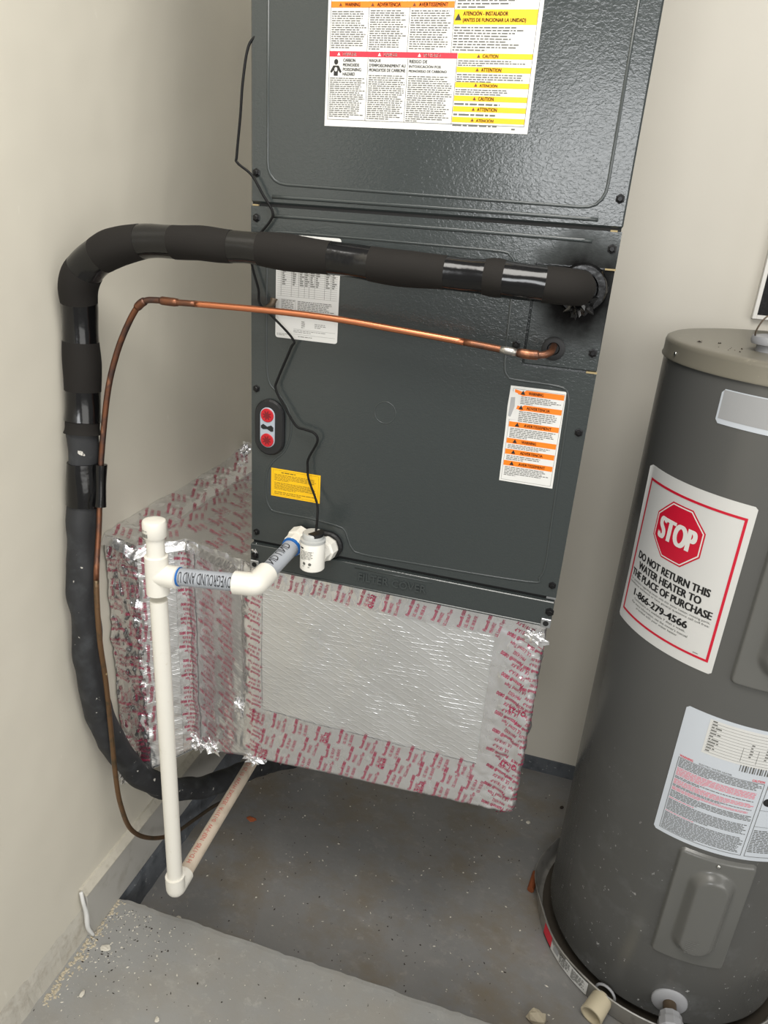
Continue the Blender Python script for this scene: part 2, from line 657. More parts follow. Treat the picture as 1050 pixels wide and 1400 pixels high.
class Decal:
    """flat print on a surface; mp(u, v, h) gives the point at height h above the surface"""

    def __init__(s, mp, parent, du=0.02):
        s.mp = mp
        s.parent = parent
        s.lay = {}
        s.du = du
        s.cur = 0
        s.serial = 1
        s.blocks = 0

    def _a(s, key, V, F, h):
        st = s.lay.setdefault((key, s.cur if s.cur else (s.serial if key in SOLO else 0)), ([], []))
        s.serial += 1
        n = len(st[0])
        st[0].extend(tuple(s.mp(u, v, h)) for u, v in V)
        st[1].extend(tuple(i + n for i in q) for q in F)

    def rect(s, key, u0, u1, v0, v1, h=0.0006):
        n = max(1, int(math.ceil(abs(u1 - u0) / s.du)))
        V, F = [], []
        for i in range(n + 1):
            u = u0 + (u1 - u0) * i / n
            V += [(u, v0), (u, v1)]
        for i in range(n):
            F.append((2 * i, 2 * i + 2, 2 * i + 3, 2 * i + 1))
        s._a(key, V, F, h)

    def frame(s, key, u0, u1, v0, v1, t, h=0.0006):
        s.rect(key, u0, u1, v1 - t, v1, h)
        s.rect(key, u0, u1, v0, v0 + t, h)
        s.rect(key, u0, u0 + t, v0 + t, v1 - t, h)
        s.rect(key, u1 - t, u1, v0 + t, v1 - t, h)

    def poly(s, key, pts, h=0.0006):
        s._a(key, pts, [tuple(range(len(pts)))], h)

    def text(s, key, txt, u0, u1, v0, v1, h=0.0010, bold=0.0, fit=True, align='c', heavy=0.0, res=2):
        v, f, x0, x1, y0, y1 = glyphs(txt, bold, res)
        if not v:
            return
        if not heavy and not bold and key.startswith('lettering'):
            heavy = (v1 - v0) * 0.035
        sy = (v1 - v0) / (y1 - y0)
        sx = (u1 - u0) / (x1 - x0)
        if not fit:
            sx = min(sx, sy)
        wd = sx * (x1 - x0)
        ox = u0 if align == 'l' else (u0 + u1 - wd) / 2
        if not heavy:
            s._a(key, [(ox + (p[0] - x0) * sx, v0 + (p[1] - y0) * sy) for p in v], f, h)
            return
        V, F = [], []
        for k_, d in enumerate((-heavy, 0.0, heavy)):
            n_ = len(V)
            sq = 1 - 2 * heavy / (u1 - u0)
            V += [(ox + heavy + (p[0] - x0) * sx * sq + d, v0 + (p[1] - y0) * sy) for p in v]
            F += [tuple(i + n_ for i in q) for q in f]
        s._a(key, V, F, h)

    def words(s, key, u0, u1, v0, v1, lines, seed=1, fill=0.5, ragged=0.25, h=0.0008):
        rg = random.Random(seed)
        pitch = (v1 - v0) / lines
        s.blocks += 1
        s.cur = 'block%d' % s.blocks
        for i in range(lines):
            vt = v1 - i * pitch
            end = u1 - (u1 - u0) * ragged * rg.random()
            if i == lines - 1:
                end = u0 + (u1 - u0) * rg.uniform(0.25, 0.7)
            u = u0
            while u < end:
                wd = pitch * rg.uniform(0.8, 3.2)
                s.rect(key, u, min(u + wd, end), vt - pitch * (0.5 + fill / 2), vt - pitch * (0.5 - fill / 2), h)
                u += wd + pitch * 0.42
        s.cur = 0

    def tri(s, key, u, v, r, h=0.0009):
        s.poly(key, [(u - r, v - r * .8), (u + r, v - r * .8), (u, v + r)], h)

    def build(s, mats, names=None):
        for (key, sub_), (V, F) in s.lay.items():
            o_ = obj(key, (V, F), mats[key], s.parent)
            if key not in SOLO or isinstance(sub_, str):
                o_['kind'] = 'stuff'


SOLO = {'orange_bar', 'yellow_bar', 'red_bar', 'lettering_black', 'lettering_white', 'lettering_brown', 'lettering_red', 'lettering_grey', 'pictogram',
        'silver_patch', 'white_patch', 'torn_paper', 'octagon', 'octagon_outline', 'red_rim', 'fine_print_dark'}
INKS = {'orange_bar': MAT_ORANGE, 'yellow_bar': MAT_YELLOW, 'red_bar': MAT_INKRED, 'lettering_black': MAT_INK,
        'lettering_white': MAT_WHITEINK, 'fine_print': MAT_INKFINE, 'fine_print_dark': MAT_INKGREY, 'ruling': MAT_INKGREY,
        'lettering_brown': MAT_INKBROWN, 'pictogram': MAT_INK, 'fine_print_red': MAT_INKPINK, 'lettering_red': MAT_INKRED,
        'red_border': MAT_STOPRED, 'octagon': MAT_STOPRED, 'octagon_outline': MAT_WHITEINK, 'lettering_grey': MAT_INKGREY,
        'barcode': MAT_INKGREY, 'fine_print_yellow': MAT_INKYEL, 'white_patch': MAT_WHITEPAPER, 'silver_patch': MAT_SILVERINK,
        'torn_paper': MAT_WHITEPAPER, 'red_rim': MAT_STOPRED}

W = 0.533          # width of the cabinets
ZF = -0.53         # pit floor
ZS = -0.4377       # slab level
XW = -0.316        # left wall
YB = 0.81          # back wall

# ================================================================== the setting
o = obj('wall_left', box(XW - 0.1, XW, -1.5, YB + 0.1, ZF - 0.07, 2.3), MAT_WALL, kind='structure')
o = obj('wall_back', box(XW, 2.4, YB, YB + 0.1, ZF - 0.07, 2.3), MAT_WALLB, kind='structure')
o = obj('floor_recess', box(XW, 2.4, -0.25, YB, ZF - 0.07, ZF), MAT_PIT, kind='structure')

# slab with a worn, uneven edge
V, F = [], []
nx = 150
x0s, x1s = XW, 2.4
for i in range(nx + 1):
    t = i / nx
    x = x0s + (x1s - x0s) * t ** 1.35
    cr = max(0.0, 1 - (x - x0s) / 0.16)
    e = -0.063 + 0.004 * noise.noise((x * 14, 3, 0)) + 0.0025 * noise.noise((x * 50, 7, 0)) - 0.012 * cr * abs(noise.noise((x * 60, 1, 2)))
    for y, z in ((-2.8, ZS), (e - 0.012, ZS), (e - 0.003, ZS - 0.0008), (e, ZS - 0.004 - 0.006 * cr), (e + 0.002, ZF - 0.05)):
        V.append((x, y, z))
for i in range(nx):
    for j in range(4):
        a = i * 5 + j
        F.append((a, a + 5, a + 6, a + 1))
F.append(tuple(i * 5 for i in range(nx + 1)))
o = obj('floor_slab', (V, F), MAT_SLAB, kind='structure')
# solid underside of the slab
o.data.update()

# concrete ledge under the left baseboard
V, F = [], []
ny = 60
for i in range(ny + 1):
    y = -0.075 + (YB + 0.075) * i / ny
    n1 = 0.005 * noise.noise((y * 20, 0, 1))
    V += [(XW, y, ZF), (XW + 0.020 + n1, y, ZF), (XW + 0.017 + n1, y, ZS - 0.02), (XW + 0.012 + n1 * .5, y, ZS - 0.002), (XW, y, ZS - 0.001)]
for i in range(ny):
    for j in range(5):
        F.append((i * 5 + j, i * 5 + (j + 1) % 5, (i + 1) * 5 + (j + 1) % 5, (i + 1) * 5 + j))
F.append((0, 1, 2, 3, 4))
obj('trim_1', (V, F), MAT_BAND, kind='structure')

# baseboard on the left wall, with a bare dusty top
YE = -0.168
bb = obj('baseboard_left', box(XW, XW + 0.016, YE, YB, ZS, -0.318, 0.0015), MAT_BASE, kind='structure')
V, F = [], []
for i in range(61):
    y = YE + (YB - YE) * i / 60
    q = 0.0015 * noise.noise((y * 25, 5, 0))
    V += [(XW, y, -0.303), (XW + 0.005 + q, y, -0.3035), (XW + 0.0165 + q * .4, y, -0.3175), (XW + 0.0165, y, -0.3195), (XW, y, -0.3195)]
for i in range(60):
    for j in range(5):
        F.append((i * 5 + j, i * 5 + (j + 1) % 5, (i + 1) * 5 + (j + 1) % 5, (i + 1) * 5 + j))
F.append((0, 1, 2, 3, 4))
obj('board_top_edge', (V, F), MAT_EDGE, bb)
pts = [(XW + .006, YE - 0.003, -0.305), (XW + .012, YE - .006, -0.33), (XW + .014, YE - .004, -.36), (XW + .016, YE - .006, -.40), (XW + .02, YE + .002, ZS + .003)]
obj('caulk', tube(catmull(pts, 6), [0.0034 + 0.0022 * sin(pi * i / 24) for i in range(25)], 8, wob=0.003), MAT_CAULK, bb, True)
obj('baseboard_back', box(XW + .02, 2.4, YB - 0.004, YB, ZF, ZF + 0.052), MAT_BAND, kind='structure')
# dirty torn drywall foot where the baseboard stops
V, F = [], []
for i in range(41):
    y = -0.62 + (YE + 0.62) * i / 40
    q = 0.004 * noise.noise((y * 30, 9, 0))
    V += [(XW, y, -0.36 + q * 4), (XW + 0.003 + abs(q), y, -0.385 + q), (XW + 0.006 + q, y, ZS)]
for i in range(40):
    for j in range(2):
        F.append((i * 3 + j, i * 3 + j + 1, i * 3 + j + 4, i * 3 + j + 3))
obj('baseboard_left_stub', (V, F), MAT_FOOT, kind='structure')


# ================================================================== cabinets
def flat(u, v, h):
    return (u, -h, v)


def screw(x, z, parent, y=0.0, r=0.0042, mat=None):
    prof = [(0.0, r * 1.5), (0.001, r * 1.5), (0.0014, r), (0.0038, r * 0.92), (0.0044, r * .7)]
    return obj('screw', lathe((x, y, z), (0, -1, 0), prof, 6 if mat is None else 14), mat or MAT_SCREW, parent)


def bead(name, pts, parent, r=0.0021, closed=False, n=6, mat=None, y0=0.0):
    P = catmull([(p[0], y0, p[1]) for p in pts], n, closed) if n > 1 else [Vector((p[0], y0, p[1])) for p in pts]

    def sq(p):
        return Vector((p.x, y0 + (p.y - y0) * 0.55, p.z))
    return obj(name, tube(P, r, 8, True, closed, sq), mat or MAT_BEAD, parent, True)


def arc_pts(pts, r, n=5):
    """polyline in x-z with rounded corners"""
    out = []
    N = len(pts)
    for i, p in enumerate(pts):
        if i in (0, N - 1):
            out.append(p)
            continue
        a = Vector(pts[i - 1]) - Vector(p)
        b = Vector(pts[i + 1]) - Vector(p)
        d = min(r, a.length / 2, b.length / 2)
        s0 = Vector(p) + a.normalized() * d
        s1 = Vector(p) + b.normalized() * d
        for k_ in range(n + 1):
            t = k_ / n
            q = s0 * (1 - t) ** 2 + Vector(p) * 2 * t * (1 - t) + s1 * t * t
            out.append((q.x, q.y))
    return out


# ---- upper cabinet
uc = thing('blower_cabinet', 'upper charcoal enamelled steel cabinet with a large multilingual warning label', 'cabinet', (W / 2, 0.27, 1.0445))
obj('case', box(0.001, W - 0.001, 0.008, 0.55, 1.0445, 1.80, 0.003), MAT_CAB, uc)
obj('front_panel', box(0.0, W, 0.0, 0.0075, 1.0470, 1.80, 0.0022), MAT_CAB, uc)
bead('embossed_bead', arc_pts([(0.0255, 1.785), (0.0265, 1.074), (0.505, 1.069), (0.503, 1.785)], 0.03), uc, n=1)
bead('embossed_rib', [(0.034, 1.0565), (0.2, 1.0565), (0.4, 1.056), (0.5, 1.0555)], uc, 0.0026)
for x, z in ((0.009, 1.087), (0.523, 1.082), (0.009, 1.45), (0.523, 1.45)):
    screw(x, z, uc)

# big warning label
lb = obj('warning_label', box(0.1125, 0.3935, -0.0004, 0.0003, 1.1515, 1.372), MAT_WHITEPAPER, uc)
D = Decal(flat, lb)
D.frame('ruling', 0.1165, 0.3885, 1.1595, 1.368, 0.0006)
for x in (0.171, 0.226):
    D.rect('ruling', x, x + 0.0006, 1.1595, 1.2335)
    D.rect('ruling', x - 0.002, x - 0.0014, 1.2405, 1.29)
D.rect('ruling', 0.2915, 0.2921, 1.1595, 1.235)
D.rect('ruling', 0.2825, 0.2831, 1.2405, 1.368)
D.rect('orange_bar', 0.1165, 0.2822, 1.2895, 1.2965)
for x0, x1, tx in ((0.136, 0.157, 'WARNING'), (0.180, 0.212, 'ADVERTENCIA'), (0.236, 0.274, 'AVERTISSEMENT')):
    D.text('lettering_brown', tx, x0, x1, 1.2909, 1.2951)
    D.tri('lettering_brown', x0 - .006, 1.2929, .0022)
D.words('fine_print_dark', 0.118, 0.282, 1.30, 1.366, 18, 3, 0.42)
D.words('fine_print_dark', 0.1185, 0.167, 1.2435, 1.2865, 17, 5, 0.42, 0.2)
D.words('fine_print_dark', 0.1715, 0.2215, 1.2425, 1.2875, 18, 6, 0.42, 0.2)
D.words('fine_print_dark', 0.2265, 0.2805, 1.2435, 1.2875, 17, 7, 0.42, 0.2)
D.rect('red_bar', 0.1165, 0.2918, 1.2343, 1.2407)
for x0, x1, tx in ((0.136, 0.155, 'DANGER'), (0.193, 0.212, 'DANGER'), (0.2475, 0.270, 'PELIGRO')):
    D.text('lettering_white', tx, x0, x1, 1.2354, 1.2394)
    D.tri('lettering_white', x0 - .006, 1.2374, .0021)
for i, tx in enumerate(('CARBON', 'MONOXIDE', 'POISONING', 'HAZARD')):
    D.text('lettering_grey', tx, 0.1365, 0.1365 + 0.0029 * len(tx), 1.2285 - i * 0.0053, 1.2322 - i * 0.0053)
for i, tx in enumerate(('RISQUE', "D'EMPOISONNEMENT AU", 'MONOXYDE DE CARBONE')):
    D.text('lettering_grey', tx, 0.1735, 0.1735 + 0.00265 * len(tx), 1.2285 - i * 0.0053, 1.2322 - i * 0.0053)
for i, tx in enumerate(('RIESGO DE', 'INTOXICACIÓN POR', 'MONÓXIDO DE CARBONO')):
    D.text('lettering_grey', tx, 0.2285, 0.2285 + 0.0027 * len(tx), 1.2285 - i * 0.0053, 1.2322 - i * 0.0053)
D.words('fine_print_dark', 0.1185, 0.1695, 1.1625, 1.2105, 20, 8, 0.42, 0.2)
D.words('fine_print_dark', 0.1735, 0.2245, 1.1615, 1.2145, 22, 9, 0.42, 0.2)
D.words('fine_print_dark', 0.2285, 0.2895, 1.1605, 1.2145, 22, 10, 0.42, 0.2)
# bust with lungs pictogram
px_, pz_ = 0.1265, 1.2215
D.poly('pictogram', [(px_ + .0030 * cos(a * pi / 5), pz_ + .0068 + .0034 * sin(a * pi / 5)) for a in range(10)])
D.poly('pictogram', [(px_ - .0082, pz_ - .0045), (px_ - .0066, pz_ - .0065), (px_ - .003, pz_ - .003), (px_ - .003, pz_ - .0095), (px_ + .003, pz_ - .0095),
                     (px_ + .003, pz_ - .003), (px_ + .0066, pz_ - .0065), (px_ + .0082, pz_ - .0045), (px_ + .004, pz_ + .0025), (px_ - .004, pz_ + .0025)])
D.poly('white_patch', [(px_ + .0021 * cos(a * pi / 5), pz_ - .002 + .0026 * sin(a * pi / 5)) for a in range(10)], 0.0009)
# right column
D.words('fine_print_dark', 0.286, 0.3765, 1.2885, 1.366, 22, 11, 0.42, 0.3)
D.rect('yellow_bar', 0.2832, 0.388, 1.2715, 1.2878)
D.text('lettering_brown', 'ATENCIÓN - INSTALADOR', 0.2945, 0.3515, 1.2812, 1.2866)
D.text('lettering_brown', '(ANTES DE FUNCIONAR LA UNIDAD)', 0.2945, 0.3745, 1.2733, 1.2785)
D.tri('pictogram', 0.2885, 1.2795, 0.0042)
D.words('fine_print_dark', 0.2845, 0.3765, 1.2425, 1.2700, 9, 12, 0.42, 0.3)
rows = ((1.2345, 1.2405, 'CAUTION', 2), (1.2193, 1.2255, 'ATTENTION', 3), (1.2022, 1.2082, 'ATENCIÓN', 2), (1.1868, 1.1930, 'CAUTION', 1),
        (1.1746, 1.1808, 'ATTENTION', 1), (1.1622, 1.1684, 'ATENCIÓN', 1))
for i, (z0, z1, tx, nl) in enumerate(rows):
    D.rect('yellow_bar', 0.2924, 0.3882, z0, z1)
    D.text('lettering_brown', tx, 0.3245, 0.3245 + 0.0029 * len(tx), z0 + .0010, z1 - .0010)
    D.tri('lettering_brown', 0.3195, (z0 + z1) / 2, .0021)
    D.words('fine_print_dark', 0.2935, 0.382, z0 - 0.0025 - 0.003 * nl, z0 - 0.0012, nl + (1 if nl > 1 else 0), 20 + i, 0.45, 0.25)
D.words('fine_print_dark', 0.372, 0.388, 1.1545, 1.158, 1, 31, 0.5, 0.1)
D.build(INKS)

# ---- lower cabinet
lc = thing('coil_cabinet', 'lower charcoal enamelled steel cabinet with drain plugs and filter cover', 'cabinet', (W / 2, 0.27, 0.494))
obj('case', box(0.001, W - 0.001, 0.008, 0.55, 0.4475, 1.0440, 0.003), MAT_CAB, lc)
# front panel with the notch for the line-set plate
out = [(0.0, 0.4965), (W, 0.4965), (W, 0.8555), (0.4275, 0.8555), (0.4275, 0.9965), (W, 0.9965), (W, 1.0425), (0.0, 1.0425)]
V = [(x, 0.0, z) for x, z in out] + [(x, 0.0078, z) for x, z in out]
F = [(0, 1, 2, 3), (0, 3, 4, 7), (4, 5, 6, 7)] + [(i, i + 8, (i + 1) % 8 + 8, (i + 1) % 8) for i in range(8)]
o = obj('front_panel', (V, F), MAT_SCORCH, lc)
obj('line_set_plate', box(0.4298, W - 0.0005, 0.0012, 0.0078, 0.8585, 0.9945, 0.0012), MAT_SCORCH, lc)
obj('panel_gap', box(0.002, W - 0.002, 0.0035, 0.0079, 0.4915, 0.4968), MAT_GAP, lc)
obj('panel_gap', box(0.0015, W - 0.0015, 0.003, 0.0079, 1.0422, 1.0475), MAT_GAP, lc)
for x0, x1, z in ((0.5185, 0.5335, 0.8568), (0.5195, 0.5335, 0.9953), (0.518, 0.527, 1.0432), (0.003, 0.012, 1.0438)):
    obj('gasket', box(x0, x1, -0.0006, 0.004, z - 0.0012, z + 0.0010), MAT_GASKET, lc)
lb_pts = [(0.29, 1.008), (0.376, 1.007), (0.392, 1.002), (0.399, 0.989), (0.4005, 0.941), (0.403, 0.857), (0.410, 0.838), (0.422, 0.834), (0.483, 0.832), (0.499, 0.821),
          (0.503, 0.779), (0.506, 0.641), (0.508, 0.553), (0.502, 0.526), (0.483, 0.515), (0.289, 0.509), (0.204, 0.508), (0.186, 0.516), (0.178, 0.532), (0.172, 0.545), (0.16, 0.551),
          (0.11, 0.556), (0.047, 0.557), (0.034, 0.563), (0.027, 0.581), (0.028, 0.625), (0.040, 0.648), (0.060, 0.669), (0.070, 0.697), (0.070, 0.722), (0.063, 0.746), (0.046, 0.766),
          (0.030, 0.784), (0.026, 0.836), (0.027, 0.99), (0.036, 1.006), (0.06, 1.009), (0.16, 1.009)]
bead('embossed_bead', lb_pts, lc, 0.0018, True, 4)
bead('embossed_rib', [(0.034, 1.0305), (0.2, 1.0305), (0.4, 1.0297), (0.497, 1.0290)], lc, 0.0026)
bead('knockout_ring', [(0.2285 + 0.0172 * cos(a * pi / 8), 0.758 + 0.0172 * sin(a * pi / 8)) for a in range(16)], lc, 0.0009, True, 2)
for x, z in ((0.009, 1.026), (0.524, 1.021), (0.523, 0.970), (0.523, 0.884), (0.416, 0.884), (0.009, 0.768), (0.523, 0.769), (0.009, 0.512), (0.524, 0.517)):
    screw(x, z, lc)

# drain port with two red plugs
pp = obj('drain_port', plate(stadium(0.0345, 0.707, 0.052, 0.095), -0.0075, 0.001, 0.003), MAT_RUBBER, lc)
obj('port_face', plate(stadium(0.0325, 0.7075, 0.0262, 0.068), -0.0092, -0.006, 0.001), MAT_PORTGREY, pp)
for z in (0.7285, 0.6865):
    ol = []
    for a in range(32):
        t = 2 * pi * a / 32
        ol.append((0.0325 + 0.0115 * cos(t), z + 0.0115 * sin(t)))
    obj('plug', plate(ol, -0.0105, -0.008, 0.0008), MAT_RED, pp)
    ol = []
    for a in range(32):
        t = 2 * pi * a / 32
        rr = 0.0062 + 0.0016 * (1 if (a // 2) % 2 else -1)
        ol.append((0.0325 + rr * cos(t), z + rr * sin(t)))
    obj('plug_socket', plate(ol, -0.0109, -0.010), MAT_REDDARK, pp)
obj('port_divider', plate([(0.0215, 0.7105), (0.0255, 0.7135), (0.0325, 0.7095), (0.0395, 0.7125), (0.0435, 0.7095), (0.0435, 0.7030), (0.0395, 0.7020), (0.0325, 0.7055), (0.0255, 0.7045), (0.0215, 0.7065)],
                         -0.0098, -0.008), MAT_RUBBER, pp)
# second drain port behind the float switch
pp2 = obj('drain_port', plate(stadium(0.128, 0.515, 0.086, 0.050), -0.009, 0.001, 0.003), MAT_RUBBER, lc)

# filter cover
fc = obj('filter_cover', box(0.0005, W - 0.001, -0.007, 0.008, 0.4470, 0.4908, 0.0012), MAT_CAB, lc)
obj('cover_lip', box(0.002, W - 0.003, -0.0092, -0.0060, 0.4455, 0.4492, 0.001), MAT_BEAD, fc)
v, f, gx0, gx1, gy0, gy1 = glyphs('FILTER COVER', 0.015)
sx, sy = (0.324 - 0.204) / (gx1 - gx0), 0.0150 / (gy1 - gy0)
n = len(v)
V = [(0.204 + (p[0] - gx0) * sx, -0.0070 - 0.0024, 0.4615 + (p[1] - gy0) * sy) for p in v] + [(0.204 + (p[0] - gx0) * sx, -0.0065, 0.4615 + (p[1] - gy0) * sy) for p in v]
F = list(f)
ec = {}
for q in f:
    for a, b in zip(q, q[1:] + q[:1]):
        ec[(min(a, b), max(a, b))] = ec.get((min(a, b), max(a, b)), 0) + 1
F += [(a, b, b + n, a + n) for (a, b), c in ec.items() if c == 1]
obj('embossed_lettering', (V, F), MAT_BEAD, fc)
bead('text_tray', arc_pts([(0.196, 0.4835), (0.332, 0.4835)], .004), fc, 0.0012, n=1, y0=-0.007)
screw(0.527, 0.473, fc, -0.007, 0.005)
screw(0.0095, 0.469, fc, -0.007, 0.005)
for x in (0.0095, 0.524):
    b_ = obj('clip_nut', box(x - 0.008, x + 0.008, -0.0105, -0.007, 0.4445, 0.4605, 0.001), MAT_STEEL, fc)
    obj('clip_hole', lathe((x, -0.0104, 0.4525), (0, -1, 0), [(0, 0.0046), (0.0007, 0.0046)], 12), MAT_GAP, b_)
obj('corner_tab', box(0.518, 0.533, -0.0006, 0.006, 0.4925, 0.4962), MAT_STEEL, fc)

# nameplate
def rlabel(name, x0, x1, z0, z1, mat, parent, r=0.004):
    return obj(name, plate(rrect(x0, x1, z0, z1, r, 3), -0.0005, 0.0003), mat, parent)


nl = rlabel('nameplate', 0.0415, 0.1445, 0.8545, 1.0065, MAT_WHITEPAPER, lc)
D = Decal(flat, nl)
for i in range(16):
    z = 0.9645 - i * 0.0031
    D.rect('ruling', 0.044, 0.1415, z, z + 0.00028, 0.0007)
for x in (0.050, 0.067, 0.079, 0.0885, 0.096, 0.105, 0.121, 0.131):
    D.rect('ruling', x, x + 0.0004, 0.918, 0.966, 0.0007)
for i in range(9):
    rg = random.Random(40 + i)
    for x in (0.052, 0.069, 0.081, 0.0895, 0.098, 0.107, 0.123, 0.133):
        D.rect('fine_print', x, x + rg.uniform(0.003, 0.0075), 0.9595 - i * 0.0031, 0.9613 - i * 0.0031, 0.0008)
D.words('fine_print', 0.052, 0.085, 1.0, 1.0035, 1, 41, 0.5, 0.1)
D.words('fine_print', 0.100, 0.140, 0.996, 0.9995, 1, 42, 0.5, 0.1)
D.frame('ruling', 0.051, 0.0745, 0.889, 0.9135, 0.0003, 0.0007)
D.words('fine_print', 0.052, 0.0735, 0.890, 0.913, 9, 43)
D.words('fine_print_dark', 0.078, 0.1405, 0.889, 0.913, 10, 44, 0.4, 0.3)
D.words('fine_print', 0.107, 0.125, 0.874, 0.8815, 3, 45, 0.4)
D.words('fine_print', 0.085, 0.092, 0.872, 0.8835, 4, 46, 0.5)
D.rect('ruling', 0.072, 0.141, 0.870, 0.8703)
D.words('fine_print', 0.072, 0.130, 0.8645, 0.8692, 2, 47, 0.4)
D.words('fine_print', 0.044, 0.066, 0.858, 0.862, 2, 48, 0.4)
D.rect('ruling', 0.072, 0.141, 0.8622, 0.8625)
D.words('fine_print', 0.080, 0.135, 0.858, 0.8605, 1, 49, 0.5)
D.build(INKS)

yl = obj('yellow_label', box(0.0365, 0.1255, -0.0005, 0.0003, 0.5865, 0.6365), MAT_YELLOW, lc)
D = Decal(flat, yl)
D.frame('fine_print_yellow', 0.0395, 0.1225, 0.5890, 0.6340, 0.0004)
D.words('fine_print_yellow', 0.055, 0.106, 0.6290, 0.6322, 1, 60, 0.6, 0.02)
D.words('fine_print_yellow', 0.0425, 0.1195, 0.6150, 0.6275, 5, 61, 0.4, 0.1)
D.words('fine_print_yellow', 0.0425, 0.1195, 0.5990, 0.6130, 6, 62, 0.4, 0.1)
D.words('fine_print_yellow', 0.0425, 0.1195, 0.5905, 0.5965, 2, 63, 0.4, 0.1)
D.build(INKS)

wl = obj('hazard_label', plate([(0.418, 0.678), (0.499, 0.6775), (0.4965, 0.8255), (0.4165, 0.825), (0.4155, 0.795), (0.4168, 0.76)], -0.0005, 0.0003), MAT_WHITEPAPER, lc)
D = Decal(flat, wl)
D.frame('ruling', 0.4205, 0.4955, 0.6805, 0.8215, 0.0004)
bars = ((0.8125, 0.8205, 'WARNING', 0.436), (0.7905, 0.7985, 'ADVERTENCIA', 0.436), (0.7640, 0.7720, 'AVERTISSEMENT', 0.4235), (0.7385, 0.7465, 'WARNING', 0.4235),
        (0.7215, 0.7295, 'ADVERTENCIA', 0.4235), (0.7035, 0.7115, 'AVERTISSEMENT', 0.4235))
for i, (z0, z1, tx, x0) in enumerate(bars):
    if i < 2:
        D.poly('orange_bar', [(x0 - .012, z0 + .002), (x0 - .004, z0 + .0005), (x0, z0 - .001), (x0 + .006, z0), (0.4945, z0), (0.4945, z1), (x0 + .004, z1), (x0, z1 - .003), (x0 - .008, z1 - .001), (x0 - .013, z1)])
    else:
        D.rect('orange_bar', 0.4212, 0.4945, z0, z1)
    D.tri('pictogram', 0.4335 if i > 1 else 0.4355, (z0 + z1) / 2, 0.0034)
    D.text('lettering_brown', tx, 0.4435, 0.4435 + 0.0031 * len(tx), z0 + .0018, z1 - .0018)
    bot = (bars[i + 1][1] if i < 5 else 0.6865)
    nln = max(3, int((z0 - bot) / 0.0028))
    D.words('fine_print_dark', 0.424 if i > 1 else 0.4335, 0.492, bot + 0.001, z0 - 0.001, nln, 70 + i, 0.42, 0.3)
D.poly('torn_paper', [(0.4165, 0.818), (0.428, 0.815), (0.432, 0.806), (0.430, 0.797), (0.427, 0.786), (0.430, 0.776), (0.418, 0.775), (0.4162, 0.795)], 0.0012)
D.poly('silver_patch', [(0.4190, 0.808), (0.425, 0.809), (0.426, 0.795), (0.422, 0.779), (0.4185, 0.780)], 0.0015)
D.build(INKS)

# grommets where the lines enter
obj('grommet', lathe((0.4685, 0.002, 0.884), (0, -1, 0), [(0, 0.0165), (0.003, 0.0165), (0.0042, 0.0145), (0.0042, 0.009), (0.0015, 0.0075)], 24), MAT_RUBBER, lc, True, flat_ang=40)
obj('hose_collar', lathe((0.494, 0.002, 0.9675), (0, -1, 0), [(0, 0.034), (0.006, 0.034), (0.010, 0.031), (0.010, 0.022), (0.004, 0.02)], 28), MAT_VINYL, lc, True, flat_ang=40)

# ================================================================== foil-wrapped ductwork
YD = 0.60
poly = [(XW + 0.001, 0.0), (-0.243, 0.0), (-0.176, 0.070), (-0.006, 0.004), (0.527, 0.004), (0.527, YD)]
zbot = [-0.155, -0.108, -0.086, -0.002, 0.034, 0.030]
ztop = [0.447, 0.434, 0.430, 0.446, 0.446, 0.446]
cum = [0.0]
for a, b in zip(poly, poly[1:]):
    cum.append(cum[-1] + hypot(b[0] - a[0], b[1] - a[1]))
SL = cum[-1]
FR = 0.010


def raw(s):
    s = min(max(s, 0), SL)
    for i in range(len(poly) - 1):
        if s <= cum[i + 1] + 1e-9:
            t = (s - cum[i]) / (cum[i + 1] - cum[i])
            a, b = poly[i], poly[i + 1]
            return (a[0] + (b[0] - a[0]) * t, a[1] + (b[1] - a[1]) * t, zbot[i] + (zbot[i + 1] - zbot[i]) * t, ztop[i] + (ztop[i + 1] - ztop[i]) * t)


def peri(s):
    """rounded perimeter position, outward normal, bottom and top"""
    P = [raw(s + d) for d in (-FR, -FR / 2, 0, FR / 2, FR)]
    x = sum(p[0] for p in P) / 5
    y = sum(p[1] for p in P) / 5
    zb = sum(p[2] for p in P) / 5
    zt = sum(p[3] for p in P) / 5
    dx, dy = P[4][0] - P[0][0], P[4][1] - P[0][1]
    d = hypot(dx, dy) or 1
    return x, y, dy / d, -dx / d, zb, zt


def vor(p):
    d = noise.voronoi(Vector(p))[0]
    return d[1] - d[0]


def crumple(s, z):
    """how crumpled the foil is here"""
    a = 0.0
    if s < cum[1] + 0.012:
        a = 1.0
    elif s < cum[2]:
        a = 0.22
    elif s < cum[3]:
        a = 0.22
    else:
        x = s - cum[3]
        a = 0.06
        if x > 0.44:
            a = 0.06 + 0.5 * min(1, (x - 0.44) / 0.06)
    # edges get crushed
    zt, zb = 0.444, 0.0
    a = max(a, 0.5 * max(0, 1 - abs(z - 0.02) / 0.05) * (1 if s < cum[3] or s > cum[3] + 0.35 else 0.25))
    if cum[3] < s:
        a = max(a, 0.35 * max(0, 1 - (zt - z) / 0.03))
    else:
        a = max(a, 0.8 * max(0, 1 - (0.43 - z) / 0.05))
    return a


